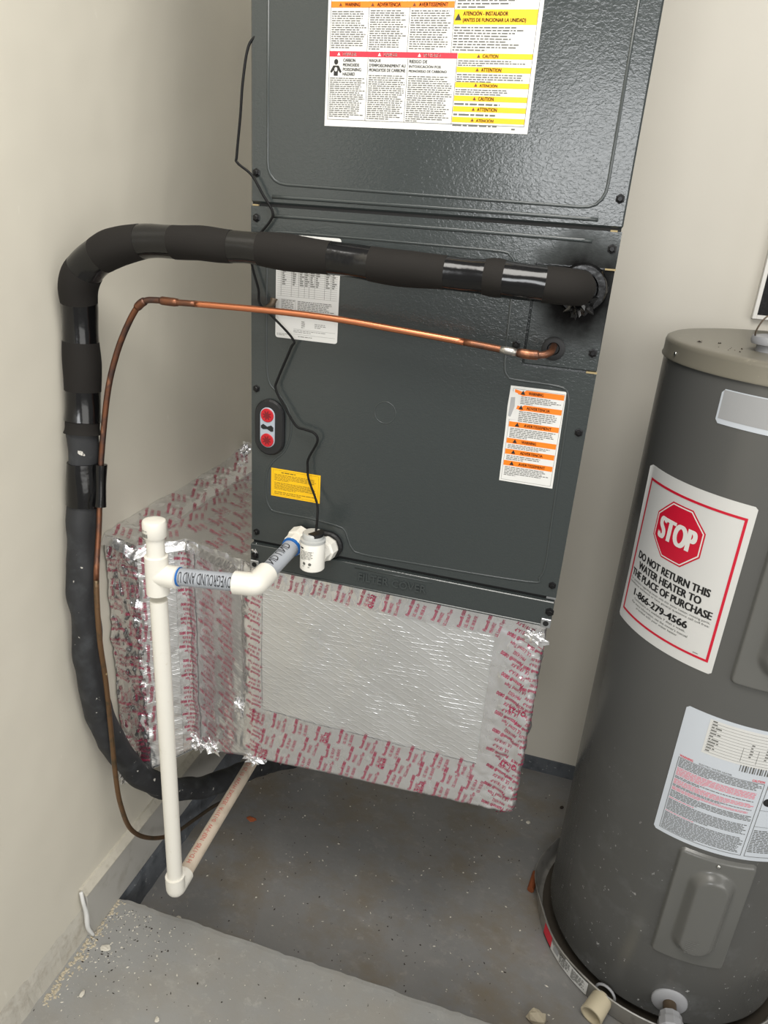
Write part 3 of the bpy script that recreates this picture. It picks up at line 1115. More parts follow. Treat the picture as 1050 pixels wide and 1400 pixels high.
def disp(s, z):
    a = crumple(s, z)
    p = Vector((s * 1.0, z, 0.37))
    d = 0.0035 * noise.noise(p * 9)
    big = noise.noise(Vector((s * 30, z * 22, 4.1)))
    d += a * (0.011 * (vor((s * 34, z * 26, 0.5)) - 0.35) + 0.004 * big + 0.004 * (vor((s * 85, z * 70, 2.5)) - 0.3))
    # long shallow creases on the front board
    if s > cum[3]:
        x = s - cum[3]
        l1 = abs((z - 0.30) + 0.62 * (x - 0.17) + 0.010 * noise.noise((x * 22, 3, 3)))
        l2 = abs((z - 0.22) + 0.12 * (x - 0.3))
        d += -0.0006 * math.exp(-(l1 / 0.004) ** 2) * (0.12 < x < 0.34) - 0.0006 * math.exp(-(l2 / 0.004) ** 2) * (0.2 < x < 0.45)
    return d


def foil_pt(s, z, e=0.0):
    x, y, nx_, ny_, zb, zt = peri(s)
    d = disp(s, z) + e
    # roll the bottom edge under
    q = max(0.0, 1 - (z - zb) / 0.010)
    d -= 0.006 * q * q
    X = max(x + nx_ * d, XW)
    return (X, y + ny_ * d, z)


fd = thing('foil_duct', 'crumpled silver foil-wrapped duct with crimson print joining the wall to the cabinet base', 'duct', (0.1, 0.3, -0.03))


def patch(name, s0, s1, z0, z1, mat, e, ds=0.0045, dz=0.0045, ragged=0.0, seed=0):
    ns = max(2, int((s1 - s0) / ds))
    V, F = [], []
    nz = None
    for i in range(ns + 1):
        s = s0 + (s1 - s0) * i / ns
        _, _, _, _, zb, zt = peri(s)
        a = zb if z0 is None else z0
        b = zt if z1 is None else z1
        if z0 is None and z1 is not None:
            b = max(b, a + 0.01)
        if ragged and z0 is None and s < cum[1]:
            a += ragged * noise.noise((s * 60, seed, 0))
        if nz is None:
            nz = max(2, int(((0.60 if (z0 is None and z1 is None) else abs(b - a))) / dz))
        for j in range(nz + 1):
            z = a + (b - a) * j / nz
            V.append(foil_pt(s, z, e))
    for i in range(ns):
        for j in range(nz):
            a = i * (nz + 1) + j
            F.append((a, a + nz + 1, a + nz + 2, a + 1))
    return obj(name, (V, F), mat, fd, True)


patch('wall_collar', 0.0, cum[1] + 0.002, None, None, MAT_CRUMPLE, 0.0, 0.0035, 0.0035, 0.02)
patch('duct_side', cum[1] + 0.002, cum[3], None, None, MAT_FOIL, 0.0, 0.004, 0.004)
patch('plenum_wrap', cum[3], SL, None, None, MAT_FOIL, 0.0, 0.0045, 0.0045)
# bottom and back boards
V, F = [], []
for i in range(121):
    s = cum[4] * i / 120
    x, y, nx_, ny_, zb, zt = peri(s)
    V += [(x, y + 0.006, zb + 0.001), (x, YD, zb + 0.001)]
for i in range(120):
    F.append((2 * i, 2 * i + 1, 2 * i + 3, 2 * i + 2))
obj('bottom_board', (V, F), MAT_FOIL, fd, True)
obj('back_board', box(XW + 0.001, 0.525, YD - 0.002, YD + 0.002, 0.03, 0.43), MAT_FOIL, fd)


# top of the side duct with the raised flange along the wall
def top_z(x, y):
    t = min(1, max(0, (-0.245 - x) / 0.06))
    z = 0.4305 + 0.016 * t * t * (3 - 2 * t)
    a = 0.25 + 0.75 * t
    z += a * (0.007 * (vor((x * 32, y * 26, 1.5)) - 0.3) + 0.003 * (vor((x * 80, y * 70, 5.5)) - 0.3)) + 0.002 * noise.noise((x * 14, y * 14, 8))
    # pinched gutter where the flange meets the duct, and the crushed far end
    z -= 0.006 * math.exp(-((x + 0.247) / 0.010) ** 2)
    z += 0.012 * math.exp(-((y - 0.57) / 0.05) ** 2) * t
    return z


def yfront(x):
    for (xa, ya), (xb, yb) in zip(poly, poly[1:4]):
        if xa <= x <= xb:
            return ya + (yb - ya) * (x - xa) / (xb - xa)
    return 0.004


def top_pt(x, y, e=0.0):
    yf = yfront(x) - 0.002
    z = top_z(x, y)
    q = max(0.0, 1 - (y - yf) / 0.012)
    return (x, y, z - 0.009 * q * q + e)


V, F = [], []
nxx, nyy = 84, 150
for i in range(nxx + 1):
    x = XW + 0.0005 + (-0.002 - XW) * i / nxx
    yf = yfront(x) - 0.007
    yend = YD + 0.006 * noise.noise((x * 40, 2, 2)) - (0.02 if x > -0.24 else 0)
    for j in range(nyy + 1):
        y = yf + (yend - yf) * j / nyy
        V.append(top_pt(x, y))
for i in range(nxx):
    for j in range(nyy):
        a = i * (nyy + 1) + j
        F.append((a, a + nyy + 1, a + nyy + 2, a + 1))
obj('duct_top', (V, F), MAT_TAPE, fd, True)

# foil tapes laid over the joints
tape_bottom = patch('foil_tape', cum[3] - 0.01, cum[4] - 0.002, None, 0.128, MAT_TAPE, 0.0009)
tape_right = patch('foil_tape', cum[3] + 0.452, cum[4] + 0.05, None, None, MAT_TAPE, 0.0014)
tape_top = patch('foil_tape', cum[3] + 0.0, cum[3] + 0.455, 0.402, 0.446, MAT_TAPE, 0.0009)
tape_left = patch('foil_tape', cum[3] - 0.022, cum[3] + 0.024, None, None, MAT_TAPE, 0.0012)
tape_in = patch('foil_tape', cum[2] - 0.024, cum[2] + 0.022, None, None, MAT_TAPE, 0.0010)

# crimson print
BL = {'a': (('Fasson® 0800', 0.0, 1.0), ('UL 181A-P', 0.12, 0.7), ('UL 181B-FX', 0.12, 0.78)),
      'b': (('Fasson® 0800', 0.0, 1.0), ('MH14302', 0.05, 0.55), ('UL Listed Tape', 0.0, 0.95)),
      'q': (('Q1-23', 0.0, 1.0),)}


def print_block(store, fn, u0, v0, ang, size, kind, shear=0.0, e=0.0022):
    """size = length of the long line in metres"""
    ca, sa = cos(radians(ang)), sin(radians(ang))
    V, F = store
    pitch = size * (0.30 if kind != 'q' else 0.5)
    hgt = size * (0.17 if kind != 'q' else 0.36)
    for li, (tx, off, ln) in enumerate(BL[kind]):
        v, f, x0, x1, y0, y1 = glyphs(tx, 0.012 if li == 0 else 0.0)
        sx_ = size * ln / (x1 - x0)
        sy_ = hgt / 0.72
        n_ = len(V)
        for p in v:
            a = (p[0] - x0) * sx_ + off * size - size * 0.5
            b = (p[1]) * sy_ - li * pitch + pitch * 0.5
            a += shear * b
            V.append(fn(u0 + a * ca - b * sa, v0 + a * sa + b * ca, e))
        F.extend(tuple(i + n_ for i in q) for q in f)


def sfn(s, z, e):
    return foil_pt(min(max(s, 0.0005), SL), z, e)


rg = random.Random(5)
P = ([], [])
for r_ in range(3):
    for c in range(13):
        u = cum[3] + 0.012 + c * 0.0465 + (0.0, 0.022, 0.008)[r_]
        zb_ = 0.036 * max(0, (u - cum[3]) / 0.53)
        z = (0.104, 0.063, 0.022)[r_] + zb_ * (0.4, 0.7, 1.0)[r_] + rg.uniform(-.003, .003)
        if u > cum[3] + 0.47:
            continue
        kd = 'ab'[(c + r_) % 2]
        print_block(P, sfn, u, z, 77 + rg.uniform(-3, 3), 0.037, kd)
        if (c * 3 + r_) % 7 == 2:
            print_block(P, sfn, u + 0.020, z - 0.006, 77, 0.026, 'q')
obj('print', P, MAT_CRIMSON, tape_bottom)
P = ([], [])
for c in range(10):
    u = cum[3] + 0.045 + c * 0.0445
    print_block(P, sfn, u, 0.421 + rg.uniform(-.002, .002), 77 + rg.uniform(-4, 4), 0.036, 'ab'[c % 2])
    if c == 4:
        print_block(P, sfn, u + 0.021, 0.417, 77, 0.026, 'q')
obj('print', P, MAT_CRIMSON, tape_top)
P = ([], [])
for c in range(10):
    z = 0.415 - c * 0.040
    print_block(P, sfn, cum[3] + 0.492 + rg.uniform(-.004, .004), z, 160 + rg.uniform(-6, 6), 0.042, 'ab'[c % 2])
    print_block(P, sfn, cum[3] + 0.529 + rg.uniform(-.004, .004), z - 0.018, 158 + rg.uniform(-8, 8), 0.036, 'ba'[c % 2])
    if c in (3, 6):
        print_block(P, sfn, cum[3] + 0.512, z - 0.021, 168, 0.030, 'q')
obj('print', P, MAT_CRIMSON, tape_right)
P = ([], [])
for c in range(11):
    z = 0.41 - c * 0.038
    print_block(P, sfn, cum[3] + 0.006, z, 165 + rg.uniform(-5, 5), 0.034, 'ab'[c % 2])
obj('print', P, MAT_CRIMSON, tape_left)
P = ([], [])
for c in range(14):
    z = 0.40 - c * 0.034
    print_block(P, sfn, cum[2] + rg.uniform(-.006, .006), z, 172 + rg.uniform(-8, 8), 0.038, 'ab'[c % 2])
obj('print', P, MAT_CRIMSON, tape_in)
P = ([], [])
for c in range(11):
    for col_ in range(2):
        z = 0.40 - c * 0.043 - col_ * 0.020
        u = cum[2] + 0.056 + col_ * 0.055
        print_block(P, sfn, u + rg.uniform(-.004, .004), z, 166 + rg.uniform(-4, 4), 0.044, 'ab'[(c + col_) % 2])
for c in range(9):
    print_block(P, sfn, cum[1] + 0.022 + rg.uniform(-.004, .004), 0.39 - c * 0.05, 86 + rg.uniform(-6, 6), 0.040, 'ab'[c % 2])
obj('side_print', P, MAT_CRIMSON, fd)
P = ([], [])
for c in range(13):
    for col_ in range(2):
        z = 0.415 - c * 0.041 + rg.uniform(-.006, .006)
        print_block(P, sfn, 0.019 + col_ * 0.036 + rg.uniform(-.004, .004), z, rg.choice((5, 80, 172, 96, 175)) + rg.uniform(-14, 14), 0.036, rg.choice('ab'))
obj('collar_print', P, MAT_CRIMSON, fd)
P = ([], [])
for i in range(8):
    for j in range(14):
        x = -0.292 + i * 0.052 + (j % 2) * 0.02
        y = 0.03 + j * 0.050
        if y < yfront(min(x, -0.01)) + 0.018 or x > -0.012 or y > 0.575:
            continue
        print_block(P, top_pt, x, y, (150 if i > 1 else 118) + rg.uniform(-8, 8), 0.040, 'ab'[(i + j) % 2], e=0.0018)
obj('top_print', P, MAT_CRIMSON, fd)


# torn tape lumps
def lump(name, c, r, seed, mat, parent, sc=(1, 1, 1)):
    V, F = [], []
    nu, nv = 18, 12
    for i in range(nv + 1):
        th = pi * i / nv
        for j in range(nu):
            ph = 2 * pi * j / nu
            d = Vector((sin(th) * cos(ph), sin(th) * sin(ph), cos(th)))
            k_ = r * (0.75 + 0.9 * (vor(tuple(d * 2.4 + Vector((seed, seed * .7, 0)))) - 0.3) + 0.2 * noise.noise(d * 3 + Vector((seed, 0, 0))))
            V.append((c[0] + d.x * k_ * sc[0], c[1] + d.y * k_ * sc[1], c[2] + d.z * k_ * sc[2]))
    for i in range(nv):
        for j in range(nu):
            F.append((i * nu + j, i * nu + (j + 1) % nu, (i + 1) * nu + (j + 1) % nu, (i + 1) * nu + j))
    return obj(name, (V, F), mat, parent)


lump('torn_tape', (0.000, 0.012, -0.004), 0.024, 1.3, MAT_CRUMPLE, fd, (1.2, .7, .8))
lump('torn_tape', (-0.035, 0.018, 0.105), 0.022, 4.1, MAT_CRUMPLE, fd, (.8, .5, 1.6))
lump('torn_tape', (-0.165, 0.070, -0.060), 0.026, 6.4, MAT_CRUMPLE, fd, (1.2, .7, 1.1))
lump('torn_tape', (-0.120, 0.050, -0.045), 0.024, 9.4, MAT_CRUMPLE, fd, (1.3, .6, .9))
lump('torn_tape', (-0.305, -0.010, -0.125), 0.022, 8.8, MAT_CRUMPLE, fd, (.6, .8, 1.6))
lump('torn_tape', (-0.295, 0.57, 0.462), 0.026, 3.3, MAT_CRUMPLE, fd, (.9, 1.5, .8))
lump('torn_tape', (0.009, -0.004, 0.4745), 0.013, 5.6, MAT_CRUMPLE, fd, (.9, .45, 1.5))
lump('torn_tape', (0.510, 0.004, 0.412), 0.020, 7.1, MAT_CRUMPLE, fd, (1.2, .35, 1.0))

# ================================================================== line set
HR = 0.0275
hose_ctrl = [(0.497, 0.006, 0.968), (0.491, -0.030, 0.970), (0.468, -0.052, 0.972), (0.42, -0.058, 0.974), (0.33, -0.059, 0.976), (0.24, -0.059, 0.978), (0.15, -0.060, 0.982),
             (0.06, -0.060, 0.985), (-0.03, -0.060, 0.986), (-0.10, -0.060, 0.985), (-0.155, -0.060, 0.980), (-0.205, -0.060, 0.966), (-0.245, -0.058, 0.944), (-0.272, -0.055, 0.910),
             (-0.2785, -0.050, 0.865), (-0.2805, -0.052, 0.80), (-0.2805, -0.060, 0.72), (-0.2800, -0.070, 0.657), (-0.2800, -0.076, 0.594), (-0.2805, -0.092, 0.50), (-0.2805, -0.106, 0.40), (-0.2805, -0.112, 0.30),
             (-0.2805, -0.110, 0.20), (-0.2800, -0.092, 0.09), (-0.270, -0.050, -0.04), (-0.250, 0.022, -0.165), (-0.222, 0.125, -0.262), (-0.190, 0.225, -0.312), (-0.165, 0.345, -0.365), (-0.14, 0.47, -0.44), (-0.12, 0.56, -0.500)]
HP = catmull(hose_ctrl, 12)
hs = thing('insulated_hose', 'thick black foam-insulated hose with tape bands bending down the wall', 'hose', (-0.2, 0.1, -0.5))
hl = [0.0]
for a, b in zip(HP, HP[1:]):
    hl.append(hl[-1] + (b - a).length)


def s_at_x(x):
    for i, p in enumerate(HP):
        if p.x <= x:
            return hl[i]
    return hl[-1]


def s_at_z(z):
    for i, p in enumerate(HP):
        if i > 130 and p.z <= z:
            return hl[i]
    return hl[-1]


def hrad(s):
    """the sleeves get fatter past the bend"""
    t = min(1, max(0, (s - s_at_x(-0.05)) / 0.22))
    return -0.0040 + 0.0055 * t


def hose_seg(name, s0, s1, r, mat, bulge=0.0, wob=0.003, flare=0.0):
    n_ = max(5, int((s1 - s0) / 0.006))
    pts, rr = [], []
    i = 0
    for q in range(n_ + 1):
        s = s0 + (s1 - s0) * q / n_
        while i < len(hl) - 2 and hl[i + 1] < s:
            i += 1
        t = (s - hl[i]) / (hl[i + 1] - hl[i])
        pts.append(HP[i].lerp(HP[i + 1], t))
        u = q / n_
        rr.append(r + hrad(s) + bulge * sin(pi * u) + flare * max(0, (u - .6) / .4) ** 2)
    return obj(name, tube(pts, rr, 20, wob=wob), mat, hs, True, flat_ang=60)


marks = [('foam_sleeve', s_at_x(0.492), s_at_x(0.450)), ('tape_band', s_at_x(0.450), s_at_x(0.399)), ('foam_sleeve', s_at_x(0.399), s_at_x(0.374)), ('tape_band', s_at_x(0.374), s_at_x(0.321)),
         ('foam_sleeve', s_at_x(0.321), s_at_x(0.213)), ('tape_band', s_at_x(0.213), s_at_x(0.156)), ('foam_sleeve', s_at_x(0.156), s_at_x(0.049)), ('tape_band', s_at_x(0.049), s_at_x(0.0)),
         ('foam_sleeve', s_at_x(0.0), s_at_x(-0.093)), ('tape_band', s_at_x(-0.093), s_at_x(-0.148)), ('foam_sleeve', s_at_x(-0.148), s_at_x(-0.222)), ('tape_band', s_at_x(-0.222), s_at_x(-0.258)),
         ('foam_sleeve', s_at_x(-0.258), s_at_z(0.882)), ('tape_band', s_at_z(0.882), s_at_z(0.820)), ('foam_sleeve', s_at_z(0.820), s_at_z(0.745)), ('tape_band', s_at_z(0.745), s_at_z(0.692))]
for nm, a, b in marks:
    if nm == 'foam_sleeve':
        hose_seg(nm, a - 0.001, b + 0.001, HR - 0.0003, MAT_FOAM, 0.0012, 0.0022)
    else:
        hose_seg(nm, a, b, HR - 0.0006, MAT_VINYL, -0.0007, 0.002)
hose_seg('foam_cuff', s_at_z(0.694), s_at_z(0.672), HR - 0.002, MAT_FOAM, 0.0, 0.002, 0.003)
hose_seg('old_foam', s_at_z(0.676), hl[-1], HR - 0.0042, MAT_FOAMOLD, 0.001, 0.006)
hose_seg('tape_wrap', s_at_z(0.618), s_at_z(0.545), HR - 0.0012, MAT_VINYL, 0.0015, 0.004)
ctp = catmull([(-0.2475, -0.0715, 0.618), (-0.2480, -0.0765, 0.58), (-0.2472, -0.084, 0.545)], 8)
obj('tape_wrap', tube(ctp, [0.0105] * len(ctp), 14, wob=0.002), MAT_VINYL, hs, True, flat_ang=60)
# seal around the hose end
lump('seal_tape', (0.495, -0.012, 0.952), 0.024, 2.2, MAT_VINYL, hs, (1, .7, 1.2))

cp = thing('copper_pipe', 'thin bare copper pipe running beside the black hose down to the floor', 'pipe', (-0.2, 0.1, -0.5))
CR = 0.0049
run = catmull([(0.4685, 0.004, 0.888), (0.4685, -0.022, 0.887), (0.4672, -0.040, 0.8845), (0.455, -0.0495, 0.881), (0.43, -0.0505, 0.8805), (0.36, -0.05, 0.886), (0.26, -0.05, 0.893), (0.16, -0.05, 0.899), (0.06, -0.05, 0.9005),
               (-0.04, -0.05, 0.899), (-0.105, -0.05, 0.8975), (-0.135, -0.05, 0.8975), (-0.156, -0.0505, 0.8945), (-0.174, -0.051, 0.879), (-0.197, -0.052, 0.841), (-0.215, -0.054, 0.80), (-0.230, -0.058, 0.749),
               (-0.241, -0.064, 0.68), (-0.2485, -0.073, 0.60), (-0.247, -0.091, 0.508), (-0.243, -0.115, 0.418), (-0.240, -0.125, 0.308), (-0.2445, -0.114, 0.204), (-0.249, -0.107, 0.080), (-0.250, -0.105, -0.031),
               (-0.251, -0.097, -0.115), (-0.255, -0.066, -0.215), (-0.2605, 0.002, -0.310), (-0.2655, 0.098, -0.397), (-0.266, 0.197, -0.446), (-0.262, 0.287, -0.484), (-0.25, 0.36, -0.515), (-0.24, 0.42, -0.525)], 8)


def sub(a, b):
    return run[a:b + 1]


def idx_near(p):
    return min(range(len(run)), key=lambda i: (run[i] - Vector(p)).length)


i1 = idx_near((0.345, -0.05, 0.887))
i2 = idx_near((-0.07, -0.05, 0.898))
i3 = idx_near((-0.241, -0.064, 0.68))
i4 = idx_near((-0.243, -0.115, 0.418))
i5 = idx_near((-0.2655, 0.098, -0.397))
obj('burnt_end', tube(sub(0, i1), CR, 12), MAT_COPPEROX, cp, True)
obj('bright_run', tube(sub(i1, i2), CR, 12), MAT_COPPER, cp, True)
obj('bent_drop', tube(sub(i2, i4), CR, 12), MAT_COPPEROX, cp, True)
obj('weathered_drop', tube(sub(i4, i5), CR, 12), MAT_COPPERW, cp, True)
obj('floor_run', tube(sub(i5, len(run) - 1), CR, 12), MAT_COPPERDK, cp, True)


def coupling(a, b, mat, r=0.0066):
    ia, ib = idx_near(a), idx_near(b)
    if ia > ib:
        ia, ib = ib, ia
    pts = sub(ia, ib)
    n_ = len(pts)
    obj('coupling', tube(pts, [r * (0.86 if i in (0, n_ - 1) else 1) for i in range(n_)], 14), mat, cp, True)


coupling((-0.100, -0.05, 0.8975), (-0.128, -0.05, 0.8975), MAT_COPPEROX)
coupling((-0.156, -0.0505, 0.8945), (-0.170, -0.051, 0.883), MAT_COPPEROX)
coupling((0.452, -0.05, 0.8805), (0.425, -0.0505, 0.881), MAT_COPPEROX)
coupling((0.422, -0.0505, 0.8815), (0.398, -0.0505, 0.8835), MAT_SOLDER, 0.0056)
# stub of tubing sticking up behind the copper run
st = thing('tube_stub', 'short brown tube stub poking up behind the copper pipe at the nameplate', 'pipe', (0.040, -0.008, 0.895))
obj('stub', tube(catmull([(0.028, -0.004, 0.898), (0.036, -0.016, 0.900), (0.0435, -0.018, 0.906), (0.0455, -0.016, 0.914)], 5), 0.0048, 10), MAT_COPPERDK, st, True)
obj('stub_mouth', lathe((0.0455, -0.016, 0.9125), (0.1, 0.15, 1), [(0, 0.0056), (0.0022, 0.0056)], 12), MAT_BRASSDK, st)

# ================================================================== condensate drain
dr = thing('condensate_drain', 'white plastic drain pipe with capped tee standing before the foil duct', 'pipe', (-0.081, -0.172, -0.2))
PR = 0.0143
vx, vy = -0.0805, -0.1725
ZT = 0.491
obj('riser_pipe', lathe((vx, vy, -0.185), (0, 0, 1), [(0, PR), (0.63, PR)], 24), MAT_PVC, dr, True, flat_ang=40)
obj('stub_pipe', lathe((vx, vy, ZT + 0.02), (0, 0, 1), [(0, PR), (0.068, PR)], 24), MAT_PVC, dr, True, flat_ang=40)
cap = obj('cap', lathe((vx, vy, ZT + 0.066), (0, 0, 1), [(0, 0.0172), (0.002, 0.0185), (0.024, 0.0185), (0.0275, 0.0172), (0.029, 0.013), (0.0295, 0.006)], 28), MAT_PVC, dr, True, flat_ang=40)
te = obj('tee', join(lathe((vx, vy, ZT - 0.034), (0, 0, 1), [(0, 0.0166), (0.001, 0.0183), (0.067, 0.0183), (0.068, 0.0166)], 28),
                     lathe((vx, vy, ZT), (1, 0.05, 0.02), [(0, 0.0183), (0.036, 0.0183), (0.037, 0.0166)], 28)), MAT_PVC, dr, True, flat_ang=40)
EL = Vector((0.083, -0.156, 0.500))
TB = Vector((vx, vy, ZT))
bd = (EL - TB).normalized()
br = obj('branch_pipe', lathe(TB + bd * 0.033, bd, [(0, PR), ((EL - TB).length - 0.045, PR)], 24), MAT_PVCGREY, dr, True, flat_ang=40)
obj('glue_ring', lathe(TB + bd * 0.0368, bd, [(0, PR + .0012), (0.003, PR + .0012)], 24), MAT_BLUE, dr, True, flat_ang=40)
# upside-down lettering along the branch pipe
v, f, gx0, gx1, gy0, gy1 = glyphs('OVEGROUND AND U', 0.0)
v, f = refine(v, f, 0.13)
L0, L1 = 0.130, 0.042
V = []
side = bd.cross(Vector((0, 0, 1))).normalized()          # points to -y, towards the viewer
upv = side.cross(bd).normalized()
for p in v:
    t = (p[0] - gx0) / (gx1 - gx0)
    q = (p[1] - gy0) / (gy1 - gy0)
    ang = radians(62) - radians(74) * q
    V.append(tuple(TB + bd * (L0 + (L1 - L0) * t) + (side * cos(ang) + upv * sin(ang)) * (PR + 0.0005)))
obj('pipe_lettering', (V, f), MAT_PRINTBLK, br)
# elbow towards the cabinet
DP = Vector((0.097, -0.030, 0.522))
dd_ = (DP - EL).normalized()
ep = catmull([EL - bd * 0.034, EL - bd * 0.012, EL - bd * 0.002 + dd_ * 0.002, EL + dd_ * 0.012, EL + dd_ * 0.034], 6)
obj('elbow', tube(ep, [0.0185] * len(ep), 24), MAT_PVC, dr, True, flat_ang=50)
ar = obj('arm_pipe', lathe(EL + dd_ * 0.030, dd_, [(0, PR), ((DP - EL).length - 0.035, PR)], 24), MAT_PVCGREY, dr, True, flat_ang=40)
obj('adapter', lathe(DP - dd_ * 0.016, dd_, [(0, 0.0166), (0.002, 0.0186), (0.018, 0.0186), (0.019, 0.021), (0.036, 0.021), (0.040, 0.017)], 8), MAT_PVC, dr)
obj('glue_ring', lathe(DP - dd_ * 0.0185, dd_, [(0, PR + .0025), (0.004, PR + .0032)], 24), MAT_BLUE, dr, True, flat_ang=40)
sd2 = dd_.cross(Vector((0, 0, 1))).normalized()
up2 = sd2.cross(dd_).normalized()
v, f, gx0, gx1, gy0, gy1 = glyphs('ND UND', 0.0)
v, f = refine(v, f, 0.13)
V = []
for p in v:
    t = (p[0] - gx0) / (gx1 - gx0)
    q = (p[1] - gy0) / (gy1 - gy0)
    ang = radians(62) + radians(60) * q
    V.append(tuple(EL + dd_ * (0.042 + 0.058 * t) + (sd2 * -cos(ang) + up2 * sin(ang)) * (PR + 0.0005)))
obj('pipe_lettering', (V, f), MAT_PRINTBLK, ar)
# bottom elbow and the aged run under the duct
BE = Vector((vx, vy, -0.199))
FE = Vector((-0.098, 0.185, -0.2005))
fd_ = (FE - BE).normalized()
ep = catmull([BE + Vector((0, 0, 0.034)), BE + Vector((0, 0, 0.012)), BE + Vector((0, 0.002, 0.001)), BE + fd_ * 0.014, BE + fd_ * 0.036], 6)
obj('elbow', tube(ep, [0.0185] * len(ep), 24), MAT_PVC, dr, True, flat_ang=50)
lp = obj('low_pipe', lathe(BE + fd_ * 0.03, fd_, [(0, PR), (0.60, PR)], 24), MAT_PVCOLD, dr, True, flat_ang=40)
sd3 = fd_.cross(Vector((0, 0, 1))).normalized()          # +x side
up3 = sd3.cross(fd_).normalized()
v, f, gx0, gx1, gy0, gy1 = glyphs('H D-1785  NSF-PW  0-131*A  3E3KSKE HV2W  01 25 12', 0.0)
v, f = refine(v, f, 0.13)
V = []
for p in v:
    t = (p[0] - gx0) / (gx1 - gx0)
    q = (p[1] - gy0) / (gy1 - gy0)
    ang = radians(112) - radians(40) * q
    V.append(tuple(BE + fd_ * (0.05 + 0.30 * t) + (sd3 * -cos(ang) + up3 * sin(ang)) * (PR + 0.0005)))
obj('pipe_lettering', (V, f), MAT_PRINTRED, lp)


# label on the cap
def capmap(u, v, h):
    a = radians(-18) + u / 0.0185
    r_ = 0.0185 + h
    return (vx + r_ * sin(a), vy - r_ * cos(a), ZT + 0.066 + v)


cl = Decal(capmap, cap, 0.003)
for i in range(9):
    cl.rect('barcode', -0.008 + i * 0.0015, -0.0073 + i * 0.0015 + (i % 3) * 0.0002, 0.004, 0.0105)
cl.words('fine_print', -0.010, 0.008, 0.012, 0.0165, 2, 81)
cl.build(INKS)

# float switch
fs = thing('float_switch', 'white cylindrical float switch with printed wrap at the cabinet drain port', 'switch', (0.139, -0.062, 0.497))
FX, FY = 0.1395, -0.062
obj('body', lathe((FX, FY, 0.4975), (0, 0, 1), [(0, 0.019), (0.0015, 0.0203), (0.048, 0.0203), (0.0495, 0.0195)], 32), MAT_FLOATWHITE, fs, True, flat_ang=40)
obj('cap', lathe((FX, FY, 0.5465), (0, 0, 1), [(0, 0.0208), (0.004, 0.0208), (0.005, 0.0172), (0.0135, 0.0172), (0.0150, 0.0160)], 32), MAT_FLOATTOP, fs, True, flat_ang=40)
wed = [(FX + 0.0175 * cos(radians(a)), FY + 0.0175 * sin(radians(a))) for a in range(-62, 62, 8)]
V = [(x, y, 0.5575) for x, y in wed] + [(x, y, 0.5632) for x, y in wed] + [(FX - 0.004, FY - 0.012, 0.5632), (FX - 0.004, FY - 0.012, 0.5575)]
n_ = len(wed)
F = [(i, i + 1, i + 1 + n_, i + n_) for i in range(n_ - 1)] + [tuple(range(n_, 2 * n_)) + (2 * n_,)] + [tuple(range(n_)) + (2 * n_ + 1,)] + [(0, n_, 2 * n_, 2 * n_ + 1), (n_ - 1, 2 * n_ - 1, 2 * n_, 2 * n_ + 1)]
obj('wire_plug', (V, F), MAT_RUBBER, fs)
obj('spigot', lathe((FX + 0.004, FY + 0.012, 0.517), (0.15, 1, 0.0), [(0, 0.017), (0.016, 0.017), (0.018, 0.0205), (0.034, 0.0205), (0.044, 0.015)], 8), MAT_FLOATWHITE, fs)


def flmap(u, v, h):
    a = radians(-8) + u / 0.0203
    r_ = 0.0203 + h
    return (FX + r_ * sin(a), FY - r_ * cos(a), v)


D = Decal(flmap, fs, 0.004)
D.words('lettering_black', -0.013, 0.011, 0.5375, 0.5412, 1, 90, 0.7, 0.05)
D.words('fine_print_dark', -0.013, 0.012, 0.5185, 0.5358, 7, 91, 0.35, 0.2)
for u in (-0.004, 0.006):
    D.poly('fine_print_dark', [(u + 0.0026 * cos(a * pi / 5), 0.5128 + 0.0026 * sin(a * pi / 5)) for a in range(10)])
    D.words('fine_print', u - .003, u + .003, 0.5065, 0.5090, 1, 92, 0.5, .1)
D.build(INKS)

# control wire
wpts = [(0.012, 0.004, 1.262), (-0.002, -0.002, 1.245), (-0.007, -0.010, 1.202), (-0.0105, -0.012, 1.157), (-0.0165, -0.012, 1.108), (-0.0155, -0.012, 1.098), (0.007, -0.012, 1.083), (0.024, -0.010, 1.058), (0.039, -0.009, 1.036),
        (0.034, -0.008, 1.022), (0.015, -0.008, 1.0), (0.005, -0.008, 0.975), (0.007, -0.010, 0.956), (0.018, -0.012, 0.925), (0.024, -0.020, 0.905), (0.044, -0.018, 0.888), (0.0765, -0.012, 0.856), (0.073, -0.012, 0.842),
        (0.052, -0.012, 0.792), (0.0485, -0.012, 0.774), (0.0665, -0.013, 0.745), (0.085, -0.013, 0.7195), (0.100, -0.013, 0.7155), (0.117, -0.013, 0.7115), (0.1225, -0.013, 0.6985), (0.1085, -0.014, 0.668), (0.1075, -0.014, 0.652),
        (0.1105, -0.015, 0.632), (0.1280, -0.020, 0.595), (0.1350, -0.034, 0.575), (0.1405, -0.052, 0.5635), (0.1405, -0.056, 0.559)]
wr = obj('control_wire', tube(catmull(wpts, 6), 0.0019, 8), MAT_WIRE, None, True)
tag(wr, 'thin black wire snaking down the cabinet front to the float switch', 'wire')

